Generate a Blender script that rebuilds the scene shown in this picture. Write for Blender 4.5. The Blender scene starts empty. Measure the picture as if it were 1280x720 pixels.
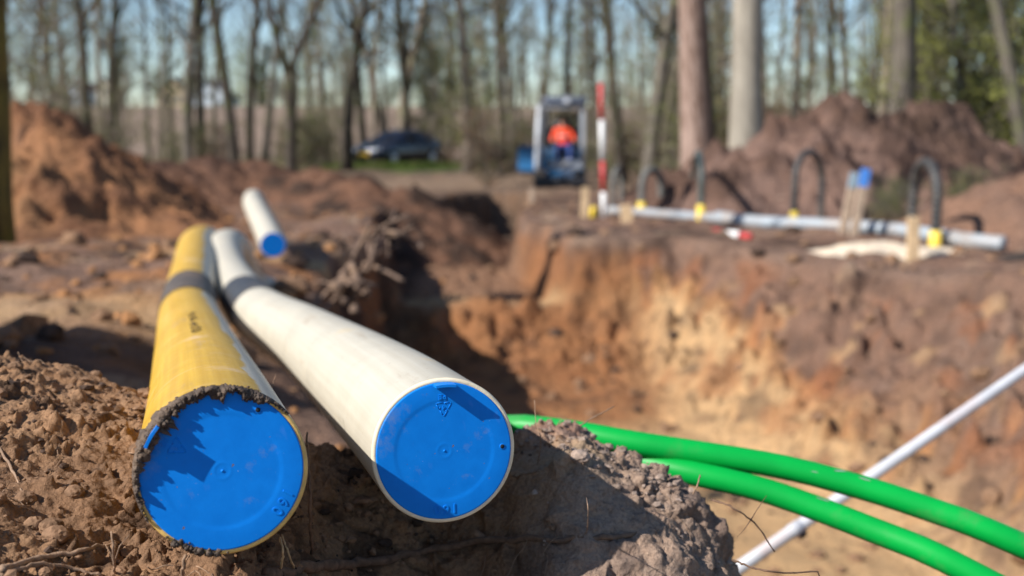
import bpy, bmesh, math, random
import numpy as np
from mathutils import Vector, Matrix, Quaternion

# ------------------------------------------------------------------ camera, sky, sun, exposure
SC = bpy.context.scene
COL = SC.collection
R = math.radians
CAM = Vector((0.0, 0.0, 1.05))
F = 1422.0                       # focal length in photograph pixels (1280 wide)
PITCH = math.atan((360 - 168) / F)
cd = bpy.data.cameras.new('camera')
cam = bpy.data.objects.new('camera', cd); COL.objects.link(cam)
cd.sensor_width = 36.0; cd.lens = 36.0 * F / 1280
cd.clip_start = 0.05; cd.clip_end = 3000
cam.location = CAM
cam.rotation_euler = (math.pi / 2 - PITCH, 0, 0)
cd.dof.use_dof = True; cd.dof.focus_distance = 1.21; cd.dof.aperture_fstop = 3.7
SC.camera = cam

SUN_L = Vector((0.69, 0.40, -0.62)).normalized()     # the way the sunlight travels
sd = bpy.data.lights.new('sun', 'SUN'); sun = bpy.data.objects.new('sun', sd); COL.objects.link(sun)
sd.energy = 5.0; sd.angle = R(0.5); sd.color = (1.0, 0.965, 0.91)
sun.rotation_euler = SUN_L.to_track_quat('-Z', 'Y').to_euler()
sun.location = (-20, -12, 20)
w = bpy.data.worlds.new('World'); SC.world = w; w.use_nodes = True
nt = w.node_tree; nt.nodes.clear()
sky = nt.nodes.new('ShaderNodeTexSky'); sky.sky_type = 'NISHITA'; sky.sun_disc = False
sky.sun_elevation = math.asin(-SUN_L.z)
sky.sun_rotation = math.atan2(-SUN_L.x, -SUN_L.y)
sky.air_density = 1.0; sky.dust_density = 0.2; sky.ozone_density = 4.0
bg = nt.nodes.new('ShaderNodeBackground'); bg.inputs[1].default_value = 0.10
wo = nt.nodes.new('ShaderNodeOutputWorld')
nt.links.new(sky.outputs[0], bg.inputs[0]); nt.links.new(bg.outputs[0], wo.inputs[0])
SC.view_settings.view_transform = 'Standard'; SC.view_settings.look = 'None'
SC.view_settings.gamma = 1.0; SC.view_settings.exposure = 0.55
SC.view_settings.use_curve_mapping = False
SC.render.engine = 'CYCLES'
SC.cycles.use_denoising = True
SC.cycles.max_bounces = 6; SC.cycles.diffuse_bounces = 3; SC.cycles.glossy_bounces = 3
SC.cycles.transmission_bounces = 4; SC.cycles.transparent_max_bounces = 6
SC.cycles.caustics_reflective = False; SC.cycles.caustics_refractive = False

# ------------------------------------------------------------------ helpers: pixels, noise
CP, SP = math.cos(PITCH), math.sin(PITCH)
def ray(px, py):
    a = (px - 640) / F; b = -(py - 360) / F
    return Vector((a, CP + b * SP, -SP + b * CP))       # per metre along the optical axis
def at(px, py, d): return CAM + ray(px, py) * d
def on_z(px, py, z):
    r = ray(px, py); t = (z - CAM.z) / r.z
    return CAM + r * t
def at_y(px, py, y):
    r = ray(px, py); return CAM + r * (y / r.y)

_perm = np.random.RandomState(7).permutation(4096).astype(np.int64)
def _h(ix, iy, iz, s):
    return _perm[(_perm[(_perm[(ix + s * 101) & 4095] + iy) & 4095] + iz) & 4095]
def vnoise(x, y, z=0.0, s=0):
    x, y, z = np.broadcast_arrays(np.asarray(x, float), np.asarray(y, float), np.asarray(z, float))
    fx, fy, fz = np.floor(x), np.floor(y), np.floor(z)
    ix, iy, iz = fx.astype(np.int64), fy.astype(np.int64), fz.astype(np.int64)
    u, v, t = x - fx, y - fy, z - fz
    u = u*u*u*(u*(u*6-15)+10); v = v*v*v*(v*(v*6-15)+10); t = t*t*t*(t*(t*6-15)+10)
    def c(a, b, d): return _h(ix + a, iy + b, iz + d, s) / 2047.5 - 1.0
    x00 = c(0,0,0)*(1-u)+c(1,0,0)*u; x10 = c(0,1,0)*(1-u)+c(1,1,0)*u
    x01 = c(0,0,1)*(1-u)+c(1,0,1)*u; x11 = c(0,1,1)*(1-u)+c(1,1,1)*u
    return (x00*(1-v)+x10*v)*(1-t) + (x01*(1-v)+x11*v)*t
def fbm(x, y, z=0.0, o=4, s=0, g=0.5):
    r = 0; a = 1.0; f = 1.0; n = 0
    for k in range(o):
        r = r + a * vnoise(np.asarray(x)*f, np.asarray(y)*f, np.asarray(z)*f, s + k); n += a; a *= g; f *= 2.03
    return r / n
def worley(x, y, z, s=0):
    """distance to the nearest and second nearest cell point"""
    x, y, z = [np.asarray(q, float) for q in (x, y, z)]
    ix, iy, iz = [np.floor(q).astype(np.int64) for q in (x, y, z)]
    d1 = np.full(x.shape, 9.0); d2 = np.full(x.shape, 9.0); cid = np.zeros(x.shape)
    for a in (-1, 0, 1):
        for b in (-1, 0, 1):
            for c in (-1, 0, 1):
                h = _h(ix+a, iy+b, iz+c, s); h2 = _perm[(h + 57) & 4095]; h3 = _perm[(h2 + 91) & 4095]
                d = np.sqrt((ix+a+h/4096.-x)**2 + (iy+b+h2/4096.-y)**2 + (iz+c+h3/4096.-z)**2)
                m = d < d1
                d2 = np.where(m, d1, np.minimum(d2, d)); cid = np.where(m, h/4096., cid); d1 = np.where(m, d, d1)
    return d1, d2, cid
def sstep(a, b, x):
    t = np.clip((np.asarray(x, float) - a) / (b - a), 0, 1); return t*t*(3-2*t)
def lerp(a, b, t): return a + (b - a) * t

# ------------------------------------------------------------------ helpers: materials
def nodes(name):
    m = bpy.data.materials.new(name); m.use_nodes = True
    t = m.node_tree; b = t.nodes['Principled BSDF']
    return m, t, b
def N(t, kind, **kw):
    n = t.nodes.new(kind)
    for k, v in kw.items():
        if k.startswith('i_'):
            key = k[2:]; n.inputs[int(key) if key.isdigit() else key.replace('_', ' ')].default_value = v
        else: setattr(n, k, v)
    return n
def mixc(t, a, b, fac, blend='MIX'):
    n = t.nodes.new('ShaderNodeMix'); n.data_type = 'RGBA'; n.blend_type = blend
    for s, v in ((6, a), (7, b), (0, fac)):
        if hasattr(v, 'is_output') : t.links.new(v, n.inputs[s])
        elif s == 0: n.inputs[0].default_value = v
        else: n.inputs[s].default_value = (*v, 1) if len(v) == 3 else v
    return n.outputs[2]
def ramp(t, src, lo, hi):
    n = t.nodes.new('ShaderNodeMapRange'); n.inputs[1].default_value = lo; n.inputs[2].default_value = hi
    t.links.new(src, n.inputs[0]); return n.outputs[0]
def noise(t, vec, scale, detail=4, rough=0.55, dist=0.0):
    n = N(t, 'ShaderNodeTexNoise'); n.inputs['Scale'].default_value = scale
    n.inputs['Detail'].default_value = detail; n.inputs['Roughness'].default_value = rough
    n.inputs['Distortion'].default_value = dist
    if vec is not None: t.links.new(vec, n.inputs['Vector'])
    return n.outputs[0]
def mapping(t, vec, scale):
    n = N(t, 'ShaderNodeMapping'); n.inputs['Scale'].default_value = scale
    t.links.new(vec, n.inputs['Vector']); return n.outputs[0]
def bump(t, b, h, strength, dist=0.01, prev=None):
    n = N(t, 'ShaderNodeBump'); n.inputs['Strength'].default_value = strength; n.inputs['Distance'].default_value = dist
    t.links.new(h, n.inputs['Height'])
    if prev is not None: t.links.new(prev, n.inputs['Normal'])
    t.links.new(n.outputs[0], b.inputs['Normal']); return n.outputs[0]

def plain(name, c, rough=0.6, var=0.25, scale=20, metal=0.0, bumps=0.15, dirt=None, dirt_amt=0.5, spec=0.5):
    m, t, b = nodes(name)
    o = N(t, 'ShaderNodeTexCoord').outputs['Object']
    n1 = noise(t, o, scale, 5)
    dark = tuple(x * (1 - var) for x in c); lite = tuple(min(1, x * (1 + var * 0.7)) for x in c)
    col = mixc(t, dark, lite, ramp(t, n1, 0.3, 0.7))
    if dirt is not None:
        n2 = noise(t, o, scale * 0.35, 6, 0.65)
        col = mixc(t, col, dirt, ramp(t, n2, 0.55 - 0.15 * dirt_amt, 0.75))
    t.links.new(col, b.inputs['Base Color'])
    b.inputs['Roughness'].default_value = rough; b.inputs['Metallic'].default_value = metal
    b.inputs['Specular IOR Level'].default_value = spec
    if bumps: bump(t, b, n1, bumps, 0.005)
    return m

def soil_mat(name, fine=90.0, bstr=0.5, bdist=0.01, rough=0.95, mid=None):
    """base colour per vertex (what the earth is made of, some painted shade), broken up by grain"""
    m, t, b = nodes(name)
    a = N(t, 'ShaderNodeAttribute', attribute_name='Col').outputs['Color']
    o = N(t, 'ShaderNodeTexCoord').outputs['Object']
    n1 = noise(t, o, fine, 8, 0.65); n2 = noise(t, o, fine * 0.16, 5, 0.6)
    v = N(t, 'ShaderNodeTexVoronoi', feature='F1'); v.inputs['Scale'].default_value = fine * 0.6
    t.links.new(o, v.inputs['Vector'])
    c = mixc(t, a, (0.62, 0.60, 0.60), ramp(t, n1, 0.62, 0.3), 'MULTIPLY')
    c = mixc(t, c, (1.25, 1.18, 1.1), ramp(t, n2, 0.4, 0.75), 'MULTIPLY')
    t.links.new(c, b.inputs['Base Color'])
    b.inputs['Roughness'].default_value = rough; b.inputs['Specular IOR Level'].default_value = 0.15
    p = None
    if mid: p = bump(t, b, noise(t, o, mid[0], 6, .62), mid[1], mid[2])
    p = bump(t, b, v.outputs['Distance'], bstr * 0.6, bdist, p)
    bump(t, b, n1, bstr, bdist, p)
    return m

# ------------------------------------------------------------------ helpers: meshes
_ICO = {}
class MB:
    """collects shapes for one mesh"""
    def __init__(s): s.v = []; s.f = []; s.uv = []; s.mi = []; s.cur = 0; s.smooth = True
    def add(s, vs, fs, uvs=None):
        o = len(s.v); s.v += [tuple(p) for p in vs]
        for k, f in enumerate(fs):
            s.f.append([o + i for i in f]); s.mi.append(s.cur)
            s.uv.append(uvs[k] if uvs else [(0, 0)] * len(f))
    def box(s, c, size, rot=None, bev=0.0):
        bm = bmesh.new(); bmesh.ops.create_cube(bm, size=1)
        for v in bm.verts: v.co = Vector((v.co.x*size[0], v.co.y*size[1], v.co.z*size[2]))
        if bev: bmesh.ops.bevel(bm, geom=list(bm.edges), offset=bev, segments=2, affect='EDGES', profile=0.5)
        M = rot.to_4x4() if rot is not None else Matrix.Identity(4)
        c = Vector(c); bm.verts.index_update()
        s.add([M @ v.co + c for v in bm.verts], [[v.index for v in f.verts] for f in bm.faces]); bm.free()
    def tube(s, path, rad, seg=10, cap=True, up=None, jit=0.0, rnd=None, ring_r=None):
        P = [Vector(p) for p in path]; n = len(P)
        rr = rad if hasattr(rad, '__len__') else [rad] * n
        T = [(P[min(i+1, n-1)] - P[max(i-1, 0)]).normalized() for i in range(n)]
        u = Vector(up) if up is not None else (Vector((0,0,1)) if abs(T[0].z) < 0.9 else Vector((0,1,0)))
        L = 0; vs = []; fs = []; uvs = []; lens = []
        for i in range(n):
            u = (u - T[i] * u.dot(T[i])).normalized(); b = T[i].cross(u)
            if i: L += (P[i] - P[i-1]).length
            lens.append(L)
            for k in range(seg):
                a = 2 * math.pi * k / seg
                r = rr[i] * (1 + (rnd.uniform(-jit, jit) if rnd else 0))
                vs.append(P[i] + (u * math.cos(a) + b * math.sin(a)) * r)
        for i in range(n - 1):
            for k in range(seg):
                k2 = (k + 1) % seg
                fs.append([i*seg+k, i*seg+k2, (i+1)*seg+k2, (i+1)*seg+k])
                uvs.append([(k/seg, lens[i]), ((k+1)/seg, lens[i]), ((k+1)/seg, lens[i+1]), (k/seg, lens[i+1])])
        if cap:
            fs.append(list(range(seg))[::-1]); uvs.append([(0, 0)] * seg)
            fs.append([(n-1)*seg + k for k in range(seg)]); uvs.append([(0, 0)] * seg)
        s.add(vs, fs, uvs)
    def lathe(s, prof, seg=64, M=None):
        """profile of (radius, height) turned about local Z"""
        M = M or Matrix.Identity(4); vs = []; fs = []
        for r, h in prof:
            for k in range(seg):
                a = 2 * math.pi * k / seg; vs.append(M @ Vector((r*math.cos(a), r*math.sin(a), h)))
        for i in range(len(prof) - 1):
            for k in range(seg):
                k2 = (k+1) % seg; fs.append([i*seg+k, i*seg+k2, (i+1)*seg+k2, (i+1)*seg+k])
        if prof[0][0] > 1e-6: fs.append(list(range(seg))[::-1])
        if prof[-1][0] > 1e-6: fs.append([(len(prof)-1)*seg+k for k in range(seg)])
        s.add(vs, fs)
    def prism(s, poly, d, M=None):
        """polygon in local XY pulled along local Z"""
        M = M or Matrix.Identity(4); n = len(poly)
        vs = [M @ Vector((x, y, 0)) for x, y in poly] + [M @ Vector((x, y, d)) for x, y in poly]
        s.add(vs, [list(range(n))[::-1], list(range(n, 2*n))] + [[i, (i+1) % n, n+(i+1) % n, n+i] for i in range(n)])
    def lump(s, c, r, rnd, sub=1, squash=(1, 1, 1), rough=0.35):
        if sub not in _ICO:
            bm = bmesh.new(); bmesh.ops.create_icosphere(bm, subdivisions=sub, radius=1); bm.verts.index_update()
            _ICO[sub] = ([v.co.copy() for v in bm.verts], [[v.index for v in f.verts] for f in bm.faces]); bm.free()
        q = Quaternion((rnd.gauss(0,1), rnd.gauss(0,1), rnd.gauss(0,1), rnd.gauss(0,1))).normalized().to_matrix()
        vs = [Vector(c) + Vector([a*b for a, b in zip(q @ (v * (r * (1 + rnd.uniform(-rough, rough)))), squash)]) for v in _ICO[sub][0]]
        s.add(vs, _ICO[sub][1])
    def build(s, name, mats, parent=None, smooth=None):
        me = bpy.data.meshes.new(name); me.from_pydata(s.v, [], s.f)
        mats = mats if isinstance(mats, (list, tuple)) else [mats]
        for m in mats: me.materials.append(m)
        me.polygons.foreach_set('material_index', s.mi)
        uv = me.uv_layers.new(name='UVMap')
        uv.data.foreach_set('uv', [c for f in s.uv for p in f for c in p])
        sm = s.smooth if smooth is None else smooth
        me.polygons.foreach_set('use_smooth', [sm] * len(me.polygons))
        me.update()
        o = bpy.data.objects.new(name, me); COL.objects.link(o)
        if parent is not None: o.parent = parent
        return o
def tag(o, label=None, cat=None, group=None, kind=None):
    if label: o['label'] = label
    if cat: o['category'] = cat
    if group: o['group'] = group
    if kind: o['kind'] = kind
    return o
def empty(name, loc=(0, 0, 0), rz=0.0):
    o = bpy.data.objects.new(name, None); COL.objects.link(o); o.empty_display_size = 0.1
    o.location = loc; o.rotation_euler = (0, 0, rz); return o
def copy_tree(o, parent=None):
    c = o.copy(); COL.objects.link(c); c.parent = parent
    for ch in list(o.children): copy_tree(ch, c)
    return c
def grid_mesh(name, X, Y, Z, colr, mat, smooth=True):
    ny, nx = X.shape
    me = bpy.data.meshes.new(name)
    v = np.stack([X, Y, Z], -1).reshape(-1, 3).astype(np.float32)
    i = np.arange(ny*nx).reshape(ny, nx)
    f = np.stack([i[:-1,:-1], i[:-1,1:], i[1:,1:], i[1:,:-1]], -1).reshape(-1, 4)
    me.vertices.add(len(v)); me.vertices.foreach_set('co', v.ravel())
    me.loops.add(f.size); me.loops.foreach_set('vertex_index', f.ravel().astype(np.int32))
    me.polygons.add(len(f)); me.polygons.foreach_set('loop_start', np.arange(0, f.size, 4, dtype=np.int32))
    me.polygons.foreach_set('use_smooth', [smooth] * len(f))
    me.update(calc_edges=True)
    at_ = me.color_attributes.new('Col', 'FLOAT_COLOR', 'POINT')
    c = np.ones((len(v), 4), np.float32); c[:, :3] = colr.reshape(-1, 3)
    at_.data.foreach_set('color', c.ravel())
    me.materials.append(mat)
    o = bpy.data.objects.new(name, me); COL.objects.link(o); return o
def spline(pts, n):
    """Catmull-Rom through the points, evenly stepped"""
    P = [Vector(p) for p in pts]; P = [P[0]*2 - P[1]] + P + [P[-1]*2 - P[-2]]
    dense = []
    for i in range(1, len(P) - 2):
        for k in range(24):
            t = k / 24; a, b, c, d = P[i-1:i+3]
            dense.append(0.5*((2*b) + (c-a)*t + (2*a-5*b+4*c-d)*t*t + (3*b-a-3*c+d)*t**3))
    dense.append(P[-2]); L = [0]
    for a, b in zip(dense, dense[1:]): L.append(L[-1] + (b-a).length)
    out = []; j = 0
    for k in range(n):
        s_ = L[-1] * k / (n-1)
        while j < len(L) - 2 and L[j+1] < s_: j += 1
        t = (s_ - L[j]) / max(1e-9, L[j+1]-L[j]); out.append(dense[j].lerp(dense[j+1], min(1, t)))
    return out

# ------------------------------------------------------------------ earth colours (linear); the peat one also paints shade
BROWN = np.array([0.235, 0.140, 0.098]); ORANGE = np.array([0.40, 0.175, 0.062]); SAND = np.array([0.56, 0.36, 0.185])
PEAT_AND_SHADE = np.array([0.060, 0.038, 0.028]); GREYB = np.array([0.245, 0.158, 0.115]); LITTER = np.array([0.26, 0.185, 0.125])
DRYG = np.array([0.23, 0.19, 0.085]); GREEN = np.array([0.10, 0.17, 0.03]); RUST = np.array([0.34, 0.125, 0.05])
def cmix(c, d, t): t = np.asarray(t)[..., None]; return c*(1-t) + d*t

# ------------------------------------------------------------------ the ground
def ib(y, ys, xs): return np.interp(y, ys, xs)
def z_base(x, y):
    left = lerp(0.30, 0.0, sstep(7.0, 12.0, y)) * (1 - sstep(-1.7, -0.5, x))
    left = np.where(y < 1.0, left * sstep(-0.5, 1.0, y), left)
    far = -0.22 * sstep(16, 27, y)
    emb = 3.5 * sstep(58, 92, y) + 3.0 * sstep(110, 230, y)
    return left + far + emb
FLOOR = -1.25
def pit(x, y, z0):
    wx = x + 0.16*fbm(x*1.3, y*1.3, 0, 3, 3) + 0.05*vnoise(x*5, y*5, 1.0, 9)
    wy = y + 0.16*fbm(x*1.3, y*1.3, 5.0, 3, 13) + 0.05*vnoise(x*5, y*5, 3.0, 9)
    xl = ib(wy, [-4, 0, 1.0, 1.7, 3.0, 5.0, 8.0, 10.8], [0.9, 0.62, 0.46, 0.34, -0.32, -0.92, -1.3, -1.35])
    xb = ib(wy, [-4, 0, 5.0, 6.0, 7.6, 9.0, 10.7, 12], [2.9, 2.7, 2.3, 2.15, 1.9, 1.25, .8, .5])
    xt = ib(wy, [-4, 0, 5.0, 7.0, 8.5, 9.6, 10.7, 13], [4.6, 4.6, 4.4, 4.1, 3.6, 2.9, 2.1, 1.2])
    fl = FLOOR + 0.05*fbm(x*1.1, y*1.1, 2, 3, 21)
    zl = z0 - np.maximum(0, wx - xl) * 6.0
    zr = fl + np.maximum(0, wx - xb) * (z0 - FLOOR) / np.maximum(0.3, xt - xb)
    zf = fl + np.maximum(0, wy - 9.0) * .16 + np.maximum(0, wy - 10.0) * .20 + np.maximum(0, wy - 10.9)*1.2
    zn = fl + np.maximum(0, -1.5 - wy) * 2.0
    p = np.maximum.reduce([fl, zl, zr, zf, zn])
    # the narrow trench that runs on to the digger
    tl = ib(wy, [10, 11.5, 14, 18, 21, 25], [-1.05, -1.35, -1.75, -2.0, -1.7, -0.4]); tr = ib(wy, [10, 11.2, 12.4, 14, 19, 22, 26], [0.62, 0.50, 0.12, 0.0, 0.0, 0.3, 1.2])
    tf = -0.62 - 0.45*sstep(13.5, 18, wy) + 0.06*fbm(x*2, y*2, 0, 3, 31)
    stp = np.minimum(tf, FLOOR + np.maximum(0, wy - 9.0)*.16 + np.maximum(0, wy - 10.0)*.20 + np.maximum(0, wy-10.9)*1.2)
    t = np.maximum.reduce([stp, z0 - np.maximum(0, wx - tl)*4.0, stp + np.maximum(0, wx - tr)*lerp(2.4, 5.0, sstep(12, 13.5, wy)), stp + np.maximum(0, wy - 24)*1.2])
    t = np.where(wy > 10.2, t, 9)
    return np.minimum(p, t)
def ground_h(x, y):
    x = np.asarray(x, float); y = np.asarray(y, float)
    z0 = z_base(x, y)
    near = 1 - sstep(25, 60, y)
    z1 = z0 + near * (0.07*fbm(x*0.9, y*0.9, 0, 3, 1) + 0.05*fbm(x*3.1, y*3.1, 0, 4, 5) * (1 - sstep(12, 26, y)*0.4))
    rut = np.exp(-((x + 2.1 + 0.1*y*0.4)/0.35)**2) * 0.06 * sstep(5, 9, y)
    z1 = z1 - rut * near
    h = np.minimum(z1, pit(x, y, z1))
    # clods on the trench walls and lips
    dig = sstep(0.02, 0.2, z1 - h)
    wallm = sstep(0.02, 0.25, h - FLOOR) * (1 - .6*sstep(10.6, 11.3, y)*(1 - sstep(.2, .7, x)))
    d1, d2, cid = worley(x*4.2, y*4.2, h*4.2, 61)
    h = h + dig * wallm * (0.07*fbm(x*6, y*6, h*4, 3, 15) + 0.16*fbm(x*2.4, y*2.4, h*2.4, 3, 16) + 0.20*np.clip((d2 - d1)*2.4, 0, 1)*cid**2 - .05)
    e1, e2, eid = worley(x*9.5, y*9.5, h*9.5, 62)
    h = h + dig * wallm * 0.075*np.clip((e2 - e1)*2.4, 0, 1)*eid**1.5
    return h
def gh(x, y): return float(ground_h(np.array([x]), np.array([y]))[0])

def axis(lo, hi, step, far_lo, far_hi, grow):
    a = list(np.arange(lo, hi, step)); s = step; x = a[-1]
    while x < far_hi: s *= grow; x += s; a.append(x)
    s = step; x = lo; b = []
    while x > far_lo: s *= grow; x -= s; b.append(x)
    return np.array(b[::-1] + a)
gx = axis(-3.4, 5.0, 0.03, -900, 900, 1.06)
gy = axis(1.9, 13.5, 0.03, -60, 1500, 1.035)
X, Y = np.meshgrid(gx, gy)
Z = ground_h(X, Y)
z0 = z_base(X, Y)
dep = z0 - Z                                             # how deep below the old surface
# what the earth is made of, by layer and place, plus painted shade
nA = fbm(X*0.7, Y*0.7, 0, 4, 41); nB = fbm(X*2.5, Y*2.5, Z*2.5, 4, 42); nS = fbm(X*9, Y*9, Z*0.8, 3, 43)
C = np.broadcast_to(GREYB, X.shape + (3,)).copy()
C = cmix(C, BROWN, sstep(-0.3, 0.3, nA))
C = cmix(C, ORANGE, sstep(0.05, 0.45, nB + 0.35*nA) * 0.75 * (1 - sstep(-0.5, 1.2, X)) * sstep(1.5, 3.5, Y))
C = cmix(C, SAND, sstep(0.2, 0.42, fbm(X*0.55, Y*1.6, 3, 4, 44)) * 0.8 * (1 - sstep(-1.2, 0.0, X)) * (1 - sstep(7, 13, Y)))
C = cmix(C, SAND, np.exp(-((Y-4.75)/0.42)**2) * (1-sstep(-1.4, -0.9, X)) * np.clip(0.8 + 0.6*nB, 0, 1))
C = cmix(C, PEAT_AND_SHADE, sstep(0.12, 0.42, fbm(X*1.1, Y*1.1, 9, 5, 45)) * 0.7)
C = cmix(C, PEAT_AND_SHADE*1.3, np.exp(-((X + .75)/.45)**2 - ((Y-5.2)/1.1)**2) * .85)
_d1, _d2, _ci = worley(X*4.5, Y*4.5, Z*4.5, 64)
C = cmix(C, PEAT_AND_SHADE*1.7, sstep(.7, .9, _ci)*.55); C = cmix(C, np.array([0.42, 0.30, 0.20]), sstep(.16, .02, _ci)*.55)
C = cmix(C, PEAT_AND_SHADE, sstep(14, 17, Y) * (1 - sstep(26, 30, Y)) * np.exp(-((X + 1.2)/2.2)**2) * 0.6)  # dark band by the trench, shade painted as dark earth
# strata in the diggings, with wall and crevice shade painted in
side = sstep(0.9, 1.9, X)                                # the long bank on the far side of the pit
dd = dep + 0.14*nB + 0.22*nS
wall = cmix(np.broadcast_to(BROWN, C.shape), GREYB, sstep(-0.2, 0.3, nA))
lim = lerp(0.16, 0.62, sstep(1.0, 2.6, X)) + 0.35*fbm(X*1.2, Y*1.2, 7, 3, 46)
wall = cmix(wall, ORANGE, sstep(lim, lim + 0.28, dd))
wall = cmix(wall, SAND, sstep(lim + 0.12, lim + 0.42, dd) * lerp(0.25, 1.0, sstep(.7, 1.5, X)))
wall = cmix(wall, BROWN, sstep(1.9, 2.9, X) * sstep(-0.35, 0.15, nS + nB) * 0.85)
_d1, _d2, _ci = worley(X*5.2, Y*5.2, Z*5.2, 63)
wall = cmix(wall, PEAT_AND_SHADE*1.6, sstep(.72, .9, _ci) * sstep(0.02, .15, _d2-_d1) * .6); wall = cmix(wall, SAND, sstep(.10, .0, _ci) * .5)
wall = cmix(wall, PEAT_AND_SHADE*1.4, sstep(.12, .0, _d2-_d1) * .45)  # dark seams between clods, crevice shade painted into the wall colour
wall = cmix(wall, RUST, sstep(0.15, 0.4, fbm(X*3, Y*3, Z*1.2, 3, 47)) * 0.45)
wall = cmix(wall, PEAT_AND_SHADE, (1 - sstep(-0.9, -0.5, X)) * sstep(2.0, 3.0, Y) * (1 - sstep(10.2, 11, Y)) * 0.95)  # left pit wall: peat, its shade put into the colour as well
wall = cmix(wall, SAND, (1 - sstep(0.0, 0.12, Z - FLOOR)) * 0.9 * (1 - sstep(8.0, 9.2, Y)))
wall = cmix(wall, np.array([0.30, 0.135, 0.06]), sstep(8.6, 9.4, Y) * (1 - sstep(.9, 1.5, X)) * .8); wall = cmix(wall, np.array([0.13, 0.07, 0.042]), sstep(8.6, 9.4, Y) * (1 - sstep(.9, 1.5, X)) * sstep(0.0, .35, fbm(X*3.2, Y*3.2, Z*3, 4, 147)) * .75)
C = cmix(C, wall, sstep(0.05, 0.16, dep))
tz = sstep(10.9, 11.4, Y) * (1 - sstep(24, 26, Y)) * sstep(.12, .3, dep)
C = cmix(C, np.array([0.24, 0.14, 0.088]), tz * (1 - sstep(0.0, 0.25, X)) * .85)
C = cmix(C, PEAT_AND_SHADE*.8, tz * sstep(14.0, 16.5, Y) * .9); C = cmix(C, PEAT_AND_SHADE*.8, tz * (1 - sstep(-1.3, -.9, X)) * .9)  # far floor and left side darkened, trench shade painted into the colour
C = cmix(C, SAND*0.85, np.exp(-((Y-11.4)/0.22)**2) * (1 - sstep(0.06, 0.16, np.abs(Z + 0.62))) * 0.8)
# beyond the works: leaf litter, dry grass, the field bank
fa = sstep(20, 30, Y)
C = cmix(C, LITTER, fa * (0.75 + 0.25*nA))
C = cmix(C, DRYG, sstep(36, 46, Y) * sstep(-0.25, 0.3, fbm(X*0.25, Y*0.25, 0, 3, 48)) * 0.9)
C = cmix(C, GREEN, sstep(0.05, 0.3, fbm(X*0.3, Y*0.3, 4, 3, 49)) * sstep(34, 42, Y) * (1 - sstep(52, 58, Y)) * 0.8)
field = sstep(58, 63, Y)
C = cmix(C, np.array([0.27, 0.20, 0.155]), field * 0.92)
C = cmix(C, np.array([0.17, 0.17, 0.06]), sstep(86, 92, Y) * 0.8)
C = np.clip(C, 0.01, 0.9)
M_SOIL = soil_mat('soil_ground', 55, 0.7, 0.02, mid=(7, 0.9, 0.10))
ground = grid_mesh('ground', X, Y, Z, C, M_SOIL)
tag(ground, kind='structure')
del X, Y, Z, C, z0, dep, nA, nB, nS, dd, wall, lim, side, fa, field

# ------------------------------------------------------------------ spoil heaps
M_HEAP = soil_mat('soil_heap', 30, 0.9, 0.03, mid=(5, 0.9, 0.10))
def heap(name, cones, size, step, base_c, alt_c, label, group=None, rough=0.08, sink=0.4, seed=0, patches=()):
    cx = sum(c[0] for c in cones)/len(cones); cy = sum(c[1] for c in cones)/len(cones)
    g = np.arange(-size, size + step, step); X, Y = np.meshgrid(g + cx, g + cy)
    wx = X + 0.25*fbm(X*0.9, Y*0.9, seed, 3, seed+1); wy = Y + 0.25*fbm(X*0.9, Y*0.9, seed+4., 3, seed+2)
    Z = np.full(X.shape, -9.0)
    for (x, y, z, sl, sx, sy) in cones:
        d = np.sqrt(((wx-x)*sx)**2 + ((wy-y)*sy)**2)
        Z = np.maximum(Z, z - np.sqrt((d*sl)**2 + 0.015) + 0.12)
    G = ground_h(X, Y)
    n = fbm(X*2.2, Y*2.2, seed, 5, seed+3); n2 = fbm(X*7, Y*7, Z*4, 4, seed+5)
    up = sstep(-0.1, 0.3, Z - G)
    d1, d2, cid = worley(X*5.5, Y*5.5, Z*5.5, seed)
    Z = Z + up*(rough*1.7*n + rough*1.2*n2 + rough*1.9*np.clip(0.5 - d1, -.1, 1)*sstep(0.35, 0.8, cid))
    Z = np.maximum(Z, G - sink)
    C = cmix(np.broadcast_to(base_c, X.shape + (3,)), alt_c, sstep(-0.15, 0.35, n + 0.5*n2))
    for (px_, py_, r_, col, a_) in patches:
        C = cmix(C, col, a_*np.exp(-(((X-px_)**2 + (Y-py_)**2)/(r_*r_))**1.5)*sstep(-0.5, 0.2, n2))
    o = grid_mesh(name, X, Y, Z, np.clip(C, 0.01, 0.9), M_HEAP)
    tag(o, label, 'soil heap', group); return o

heap('soil_heap', [(-6.2, 14.3, 1.42, .60, 1, 1), (-5.0, 12.7, 1.18, .80, 1, .7), (-6.4, 12.3, 1.12, .6, 1, 1), (-4.3, 11.9, 0.35, .35, 1, 1)], 3.6, 0.045,
     np.array([0.34, 0.165, 0.08]), np.array([0.21, 0.10, 0.054]), 'big heap of orange sandy soil beside the works', seed=50, rough=0.125,
     patches=[(-5.6, 13.2, 0.5, np.array([0.12, 0.095, 0.085]), 0.8), (-5.8, 11.0, 1.0, np.array([0.42, 0.25, 0.11]), 0.8)])
heap('soil_heap', [(3.9, 16.0, 1.15, .62, .8, 1), (4.75, 16.0, 1.58, .75, 1, 1), (5.9, 16.2, 1.50, .75, .9, 1)], 3.8, 0.045,
     np.array([0.215, 0.135, 0.105]), np.array([0.13, 0.078, 0.058]), 'large heap of dark brown earth behind the grey conduit', seed=60, rough=0.17,
     patches=[(5.1, 15.6, 0.7, PEAT_AND_SHADE, 0.8), (6.2, 15.6, 0.9, PEAT_AND_SHADE, 0.85)])
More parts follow.
